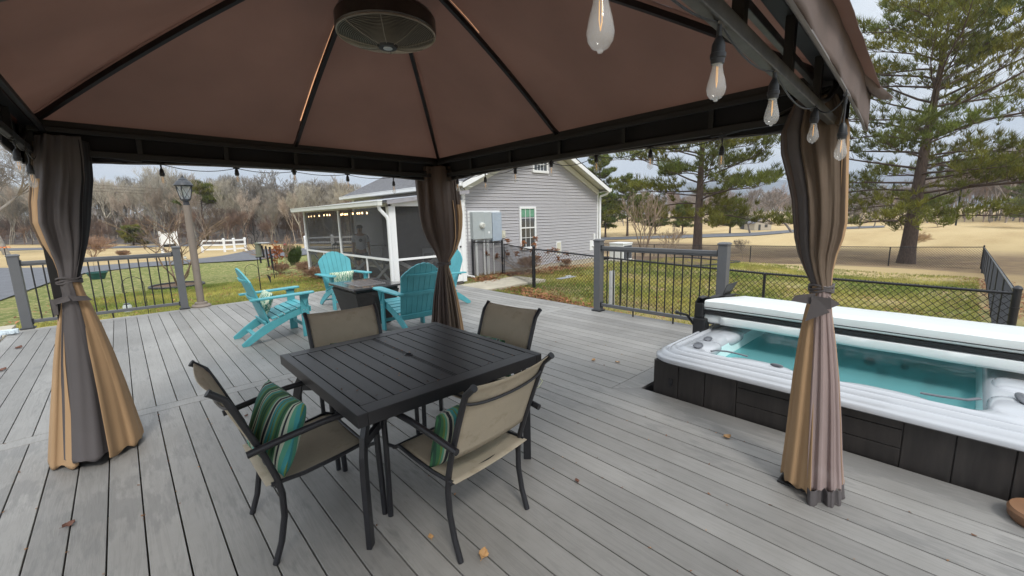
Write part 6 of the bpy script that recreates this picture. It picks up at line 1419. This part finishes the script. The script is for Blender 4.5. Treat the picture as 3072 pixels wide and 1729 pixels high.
# woods
m_woodtwig=M('weathered_twig_bark',(.36,.325,.28),.95,var=.3,vs=2,attr=True)
temps=[bare(100+i,1.,.34+.08*(i%3),levels=5,r0=.011,minr=.0012,first=.34,shrink=.68,wig=.12,up=.9) for i in range(5)]
tv=[segs_mesh(t,3) for t in temps]
def woods(name,label,pts,kind_tint,scale=(13,17)):
    VV=[];FF=[];TT=[];o=0
    for i,(x,y,h) in enumerate(pts):
        V,Fs=tv[i%5]; a=rng.uniform(0,6.28); wd=rng.uniform(.75,1.15); X=V[:,0]*h*wd; Y=V[:,1]*h*wd
        W=np.stack([x+X*cos(a)-Y*sin(a),y+X*sin(a)+Y*cos(a),V[:,2]*h+zg(x,y)-.2],1); VV.append(W); FF.append(Fs+o); o+=len(V)
        t=rng.uniform(.75,1.25)*np.array(kind_tint[i%len(kind_tint)]); TT.append(np.tile(t,(len(Fs),1)))
    return npmesh(name,np.concatenate(VV),np.concatenate(FF),m_woodtwig,tint=np.concatenate(TT),kind='stuff',label=label,category='woods')
pts=[]
for i in range(210):
    px=random.uniform(-420,900); b_=T(px,616.5-0*px); dpt=random.random()**1.1*38; dv=Vector((b_.x,b_.y,0)).normalized(); q_=b_+dv*dpt
    topy=446+18*sin(px*.011)+12*sin(px*.037+1); h=(zat(Vector((q_.x,q_.y,0)),px,topy)-zg(q_.x,q_.y))*random.uniform(.80,1.08); pts.append((q_.x,q_.y,h))
woods('woods','dense bare winter woods across the drive on the left',pts,[(1.0,1.0,.9),(.85,.85,.80),(1.2,1.18,1.08),(.8,.8,.78),(1.1,1.0,.92)])
pts=[]
for i in range(330):
    px=random.uniform(-420,900); b_=T(px,617); dv=Vector((b_.x,b_.y,0)).normalized(); q_=b_+dv*(random.random()*26-1.5); pts.append((q_.x,q_.y,random.uniform(1.6,6.0)))
woods('undergrowth','reddish brown undergrowth at the foot of the left woods',pts,[(.55,.40,.34),(.42,.35,.30),(.65,.48,.40)])
mb=MB()  # leaf-strewn rising bank inside the woods
P=[]
for j in range(5):
    row=[]
    for i in range(60):
        px=-480+1420*i/59; b_=T(px,617); dv=Vector((b_.x,b_.y,0)).normalized(); q_=b_+dv*(3+12*j); row.append(Vector((q_.x,q_.y,zg(q_.x,q_.y)+.02+(7.+1.2*sin(i*.7))*(j/4)**1.3)))
    P.append(row)
mb.grid(P); struct(mb.build('woodland_bank',M('leaf_litter_bank',(.115,.095,.08),.95,var=.5,vs=.8,bs=.6,bscale=4),smooth=True))
pts=[]
for i in range(520):
    px=random.uniform(1380,2750); b_=T(px,572 if px<2050 else 566.); dv=Vector((b_.x,b_.y,0)).normalized(); dd=random.uniform(10,110); q_=b_+dv*dd; pts.append((q_.x,q_.y,random.uniform(7,12) if px<2380 else random.uniform(13,19)))
woods('far_woods','grey bare woods along the far side of the golf course field',pts,[(.85,.8,.82),(.75,.72,.75),(.95,.8,.78)])
# evergreen in the left woods
p=T(520,614); p=p+Vector((p.x,p.y,0)).normalized()*3; h=zat(p,520,478)-zg(p.x,p.y); pine('dark evergreen crown standing out in the left woods right of the lantern',p,h,h*.72,2.8,.2,71,nb=20,tn=10,trad=.7,wid=.12,dens=.9,group='evergreens in the left woods')
p=T(337,617); pine('low yellowish green evergreen at the edge of the left woods',p,2.6,.4,1.6,.12,72,nb=22,tn=9,trad=.5,wid=.09,dens=.8,group='evergreens in the left woods',hue=(1.1,1,.8))
# far house and poles
p=T(1905,578.5); fh=thing('far_house','small distant beige house with grey roof across the field','house',p,.75); fh.scale=(.62,.62,.62); s=1.
mb=MB(); mb.box(-4,4,-3,3,-.5,2.6); mb.prism([(-4,-3,2.6),(-4,3,2.6),(-4,0,4.6)],(.05,0,0)); mb.build('wall',M('beige_far_wall',(.42,.38,.31),.8),fh); mb=MB(); mb.prism([(-4.4,-3.5,2.5),(-4.4,0,4.9),(-4.4,3.5,2.5),(-4.4,3.5,2.3),(-4.4,0,4.7),(-4.4,-3.5,2.3)],(12.5,0,0)); mb.build('roof',m_shingle,fh); mb=MB(); mb.box(4,8,-2.8,2.8,-.5,2.5); mb.build('garage',M('dark_garage',(.05,.05,.055),.8),fh)
mb=MB(); mb.box(-4.06,-4.0,-1.6,-.6,1.,2.1); mb.box(-4.06,-4.0,.8,1.6,0,2.1); mb.build('window',m_winglass,fh)
for px,lab in ((2236,'pale utility pole far away just left of the tallest pine trunk'),(2404,'distant utility pole right of the tallest pine'),):
    p=T(px,568); mb=MB(); mb.tube([(0,0,-.2),(0,0,9.5)],.16,8); mb.beam((-1.2,0,8.7),(1.2,0,8.7),.12,.12); o=mb.build('utility_pole',m_twig,None); o.location=p; tag(o,lab,'utility pole','distant utility poles')
for k_,(ya,yb) in enumerate(((460,492),(468,498),(476,503))):
    a=ray(150,ya)*62; b2=ray(1050,yb)*95; pA,pB=EYE+a,EYE+b2; mb=MB(); mb.tube([pA.lerp(pB,t/30)+Vector((0,0,-1.2*4*(t/30)*(1-t/30)*.5))-pA for t in range(31)],.022,4,False); o=mb.build('power_line',m_iron); o.location=pA; tag(o,'overhead power line above the left woods, %s of the three'%('topmost','middle','lowest')[k_],'power line','overhead power lines')
# grass tufts
def grass(n_,xr,yr,excl,label,hs=(.045,.11),wd=.014):
    x=rng.uniform(*xr,n_); y=rng.uniform(*yr,n_); keep=~excl(x,y); x,y=x[keep],y[keep]
    nz=np.sin(x*1.7+3*np.sin(y*.6))*np.sin(y*1.3+2*np.sin(x*.5)); keep=rng.uniform(size=len(x))<.45+.5*(nz>-.1); x,y=x[keep],y[keep]; z=zg_np(x,y); K=len(x); m_=5
    c=np.repeat(np.stack([x,y,z-.005],1),m_,0)+np.concatenate([rng.normal(0,.022,(K*m_,2)),np.zeros((K*m_,1))],1); d=rng.normal(size=(K*m_,3))*.45; d[:,2]=1; d/=np.linalg.norm(d,axis=1)[:,None]
    L=rng.uniform(*hs,(K*m_,1)); s=rng.normal(size=(K*m_,3)); s[:,2]=0; s/=np.linalg.norm(s,axis=1)[:,None]
    V=np.stack([c-s*wd/2,c+s*wd/2,c+d*L],1).reshape(-1,3); Fs=np.arange(K*m_*3).reshape(-1,3)
    g_=np.repeat(np.clip((np.sin(x*.9+1.2*np.sin(y*.8))*np.sin(y*.7+x*.2)+rng.normal(0,.45,K)),-1,1)*.5+.5,m_)[:,None]
    tint=g_*np.array([[.85,1.05,.55]])+(1-g_)*np.array([[3.0,2.25,1.9]]); tint*=rng.uniform(.7,1.25,(len(Fs),1))
    return npmesh('grass',V,Fs,m_grassb,tint=tint,kind='stuff',label=label,category='grass')
grass(46000,(-3,9),(10.0,20),lambda x,y:(x>5.0)&(y>10.2)|((y<10.9)&(x<0))|(x>5.8)&(y<9.8)|((x+1.)**2+(y-20)**2<1)|(x<-.9)&(y>13+ (x+3)*0),'short mixed green and straw grass of the left lawn')
grass(60000,(5.75,24),(-.3,11.4),lambda x,y:(y>8.9)&(x<9.6)|(y>10.4)&(x<17)|(x>22)&(rng.uniform(size=x.shape)<.5),'short mixed green and straw grass of the fenced yard')
# leaf litter
def litter(n_,fx,label,s=(.03,.06)):
    P=[fx() for _ in range(n_)]; V=[];Fs=[];tt=[]
    for p_ in P:
        x,y=p_; z=zg(x,y)+random.uniform(.01,.05); a=random.uniform(0,6.28); sz=random.uniform(*s); o=len(V); tl=random.uniform(-.6,.6)
        for dx,dy in ((-1,0),(0,.45),(1,0),(0,-.45)):
            rx,ry=rot2((dx*sz,dy*sz),a); V.append((x+rx,y+ry,z+dx*sz*tl+abs(dy)*sz*.5))
        Fs.append((o,o+1,o+2,o+3)); t=random.uniform(.5,1.5); tt.append((t*1.1,t*random.uniform(.8,1.),t*.9))
    npmesh('leaf_litter',V,Fs,m_leaf,tint=np.array(tt),kind='stuff',label=label,category='fallen leaves')
def near(pxs,sp):
    ps=[T(*q) for q in pxs]
    def f():
        i=random.randrange(len(ps)-1); t=random.random(); p_=ps[i].lerp(ps[i+1],t); return (p_.x+random.gauss(0,sp),p_.y+random.gauss(0,sp))
    return f
litter(2600,near([(1215,700),(1262,716),(1340,742),(1420,768),(1500,792)],.28),'brown fallen leaves heaped along the wire fence by the deck')
litter(1800,near([(1240,690),(1340,690),(1440,672)],.55),'brown fallen leaves in the bed along the grey house wall')
litter(900,near([(2480,705),(2540,745),(2550,800)],.35),'brown fallen leaves in the yard corner by the black corner post')
litter(1500,near([(690,690),(760,700),(850,712),(960,716)],.5),'brown fallen leaves around the dry shrubs by the porch')
litter(900,lambda:(random.uniform(6,20),random.uniform(0,9)),'scattered fallen leaves in the fenced yard')
litter(700,lambda:(random.uniform(-2,5),random.uniform(10.2,19)),'scattered fallen leaves in the left lawn')
# ================================================================== AIR
hz,n,l,b=nt('thin_haze'); n.remove(b); pv=n.new('ShaderNodeVolumePrincipled'); pv.inputs['Color'].default_value=(.80,.88,1,1); pv.inputs['Density'].default_value=.00045; pv.inputs['Anisotropy'].default_value=.2; l.new(pv.outputs[0],n['Material Output'].inputs['Volume'])
mb=MB(); mb.box(-900,2600,-1400,2600,-8,330); o=mb.build('haze',hz); o['kind']='stuff'
# ================================================================== LIGHT, SKY, CAMERA
w=bpy.data.worlds.new('World'); bpy.context.scene.world=w; w.use_nodes=True; n=w.node_tree.nodes; l=w.node_tree.links; bg=n['Background']
sund=Vector((-.30,-.62,.80)).normalized(); elev=math.asin(sund.z); az=math.atan2(sund.x,sund.y)
sky=n.new('ShaderNodeTexSky'); sky.sky_type='NISHITA'; sky.sun_disc=False; sky.sun_elevation=elev; sky.sun_rotation=az; sky.dust_density=2.
tc=n.new('ShaderNodeTexCoord'); sx=n.new('ShaderNodeSeparateXYZ'); l.new(tc.outputs['Generated'],sx.inputs[0])
# cloud layer projected on a plane overhead so it streaks towards the horizon
zc_=n.new('ShaderNodeMath'); zc_.operation='MAXIMUM'; l.new(sx.outputs[2],zc_.inputs[0]); zc_.inputs[1].default_value=.0; za=n.new('ShaderNodeMath'); za.operation='ADD'; l.new(zc_.outputs[0],za.inputs[0]); za.inputs[1].default_value=.16
dv_n=n.new('ShaderNodeVectorMath'); dv_n.operation='DIVIDE'; cmb=n.new('ShaderNodeCombineXYZ'); [l.new(za.outputs[0],cmb.inputs[i]) for i in range(3)]; l.new(tc.outputs['Generated'],dv_n.inputs[0]); l.new(cmb.outputs[0],dv_n.inputs[1])
mpv=n.new('ShaderNodeMapping'); mpv.inputs['Scale'].default_value=(.75,1.5,.4); mpv.inputs['Rotation'].default_value=(0,0,.6); l.new(dv_n.outputs[0],mpv.inputs[0])
c1=noise(n,l,mpv.outputs[0],1.3,9,.58,.5); c2n=noise(n,l,mpv.outputs[0],.55,4,.5)
cr=ramp(n,[(.30,(3.9,4.4,5.0)),(.46,(4.9,5.3,5.7)),(.60,(5.9,6.15,6.35)),(.78,(7.6,7.7,7.8))]); l.new(c1.outputs[0],cr.inputs[0])
fr=ramp(n,[(.25,(.84,.84,.84)),(.50,(1,1,1))]); l.new(c2n.outputs[0],fr.inputs[0])
pw=n.new('ShaderNodeMath'); pw.operation='POWER'; l.new(zc_.outputs[0],pw.inputs[0]); pw.inputs[1].default_value=1.5; gr=n.new('ShaderNodeMath'); gr.operation='MULTIPLY_ADD'; l.new(pw.outputs[0],gr.inputs[0]); gr.inputs[1].default_value=1.5; gr.inputs[2].default_value=.70; gv=n.new('ShaderNodeCombineColor'); [l.new(gr.outputs[0],gv.inputs[i]) for i in range(3)]
skyc=mixc(n,l,fr.outputs[0],sky.outputs[0],mixc(n,l,1.,cr.outputs[0],gv.outputs[0],'MULTIPLY')); l.new(skyc,bg.inputs['Color']); bg.inputs['Strength'].default_value=.10
sd=bpy.data.lights.new('sun','SUN'); sd.energy=1.5; sd.angle=math.radians(14); sd.color=(1,.96,.90); so=bpy.data.objects.new('sun',sd); C.objects.link(so); so.rotation_euler=(-sund).to_track_quat('-Z','Y').to_euler()
cd=bpy.data.cameras.new('camera'); cam=bpy.data.objects.new('camera',cd); C.objects.link(cam); cd.sensor_width=36; cd.lens=36*F/3072; cd.clip_start=.02; cd.clip_end=5000
R=Matrix(((CR[0][0],-CR[0][1],-CR[0][2]),(CR[1][0],-CR[1][1],-CR[1][2]),(CR[2][0],-CR[2][1],-CR[2][2]))).to_4x4(); R.translation=EYE; cam.matrix_world=R
sc=bpy.context.scene; sc.camera=cam; sc.render.engine='CYCLES'; sc.render.resolution_x=1024; sc.render.resolution_y=576
sc.view_settings.view_transform='Standard'; sc.view_settings.look='None'; sc.view_settings.gamma=1; sc.view_settings.exposure=.80
sc.cycles.max_bounces=8; sc.cycles.transparent_max_bounces=24; sc.cycles.use_denoising=True
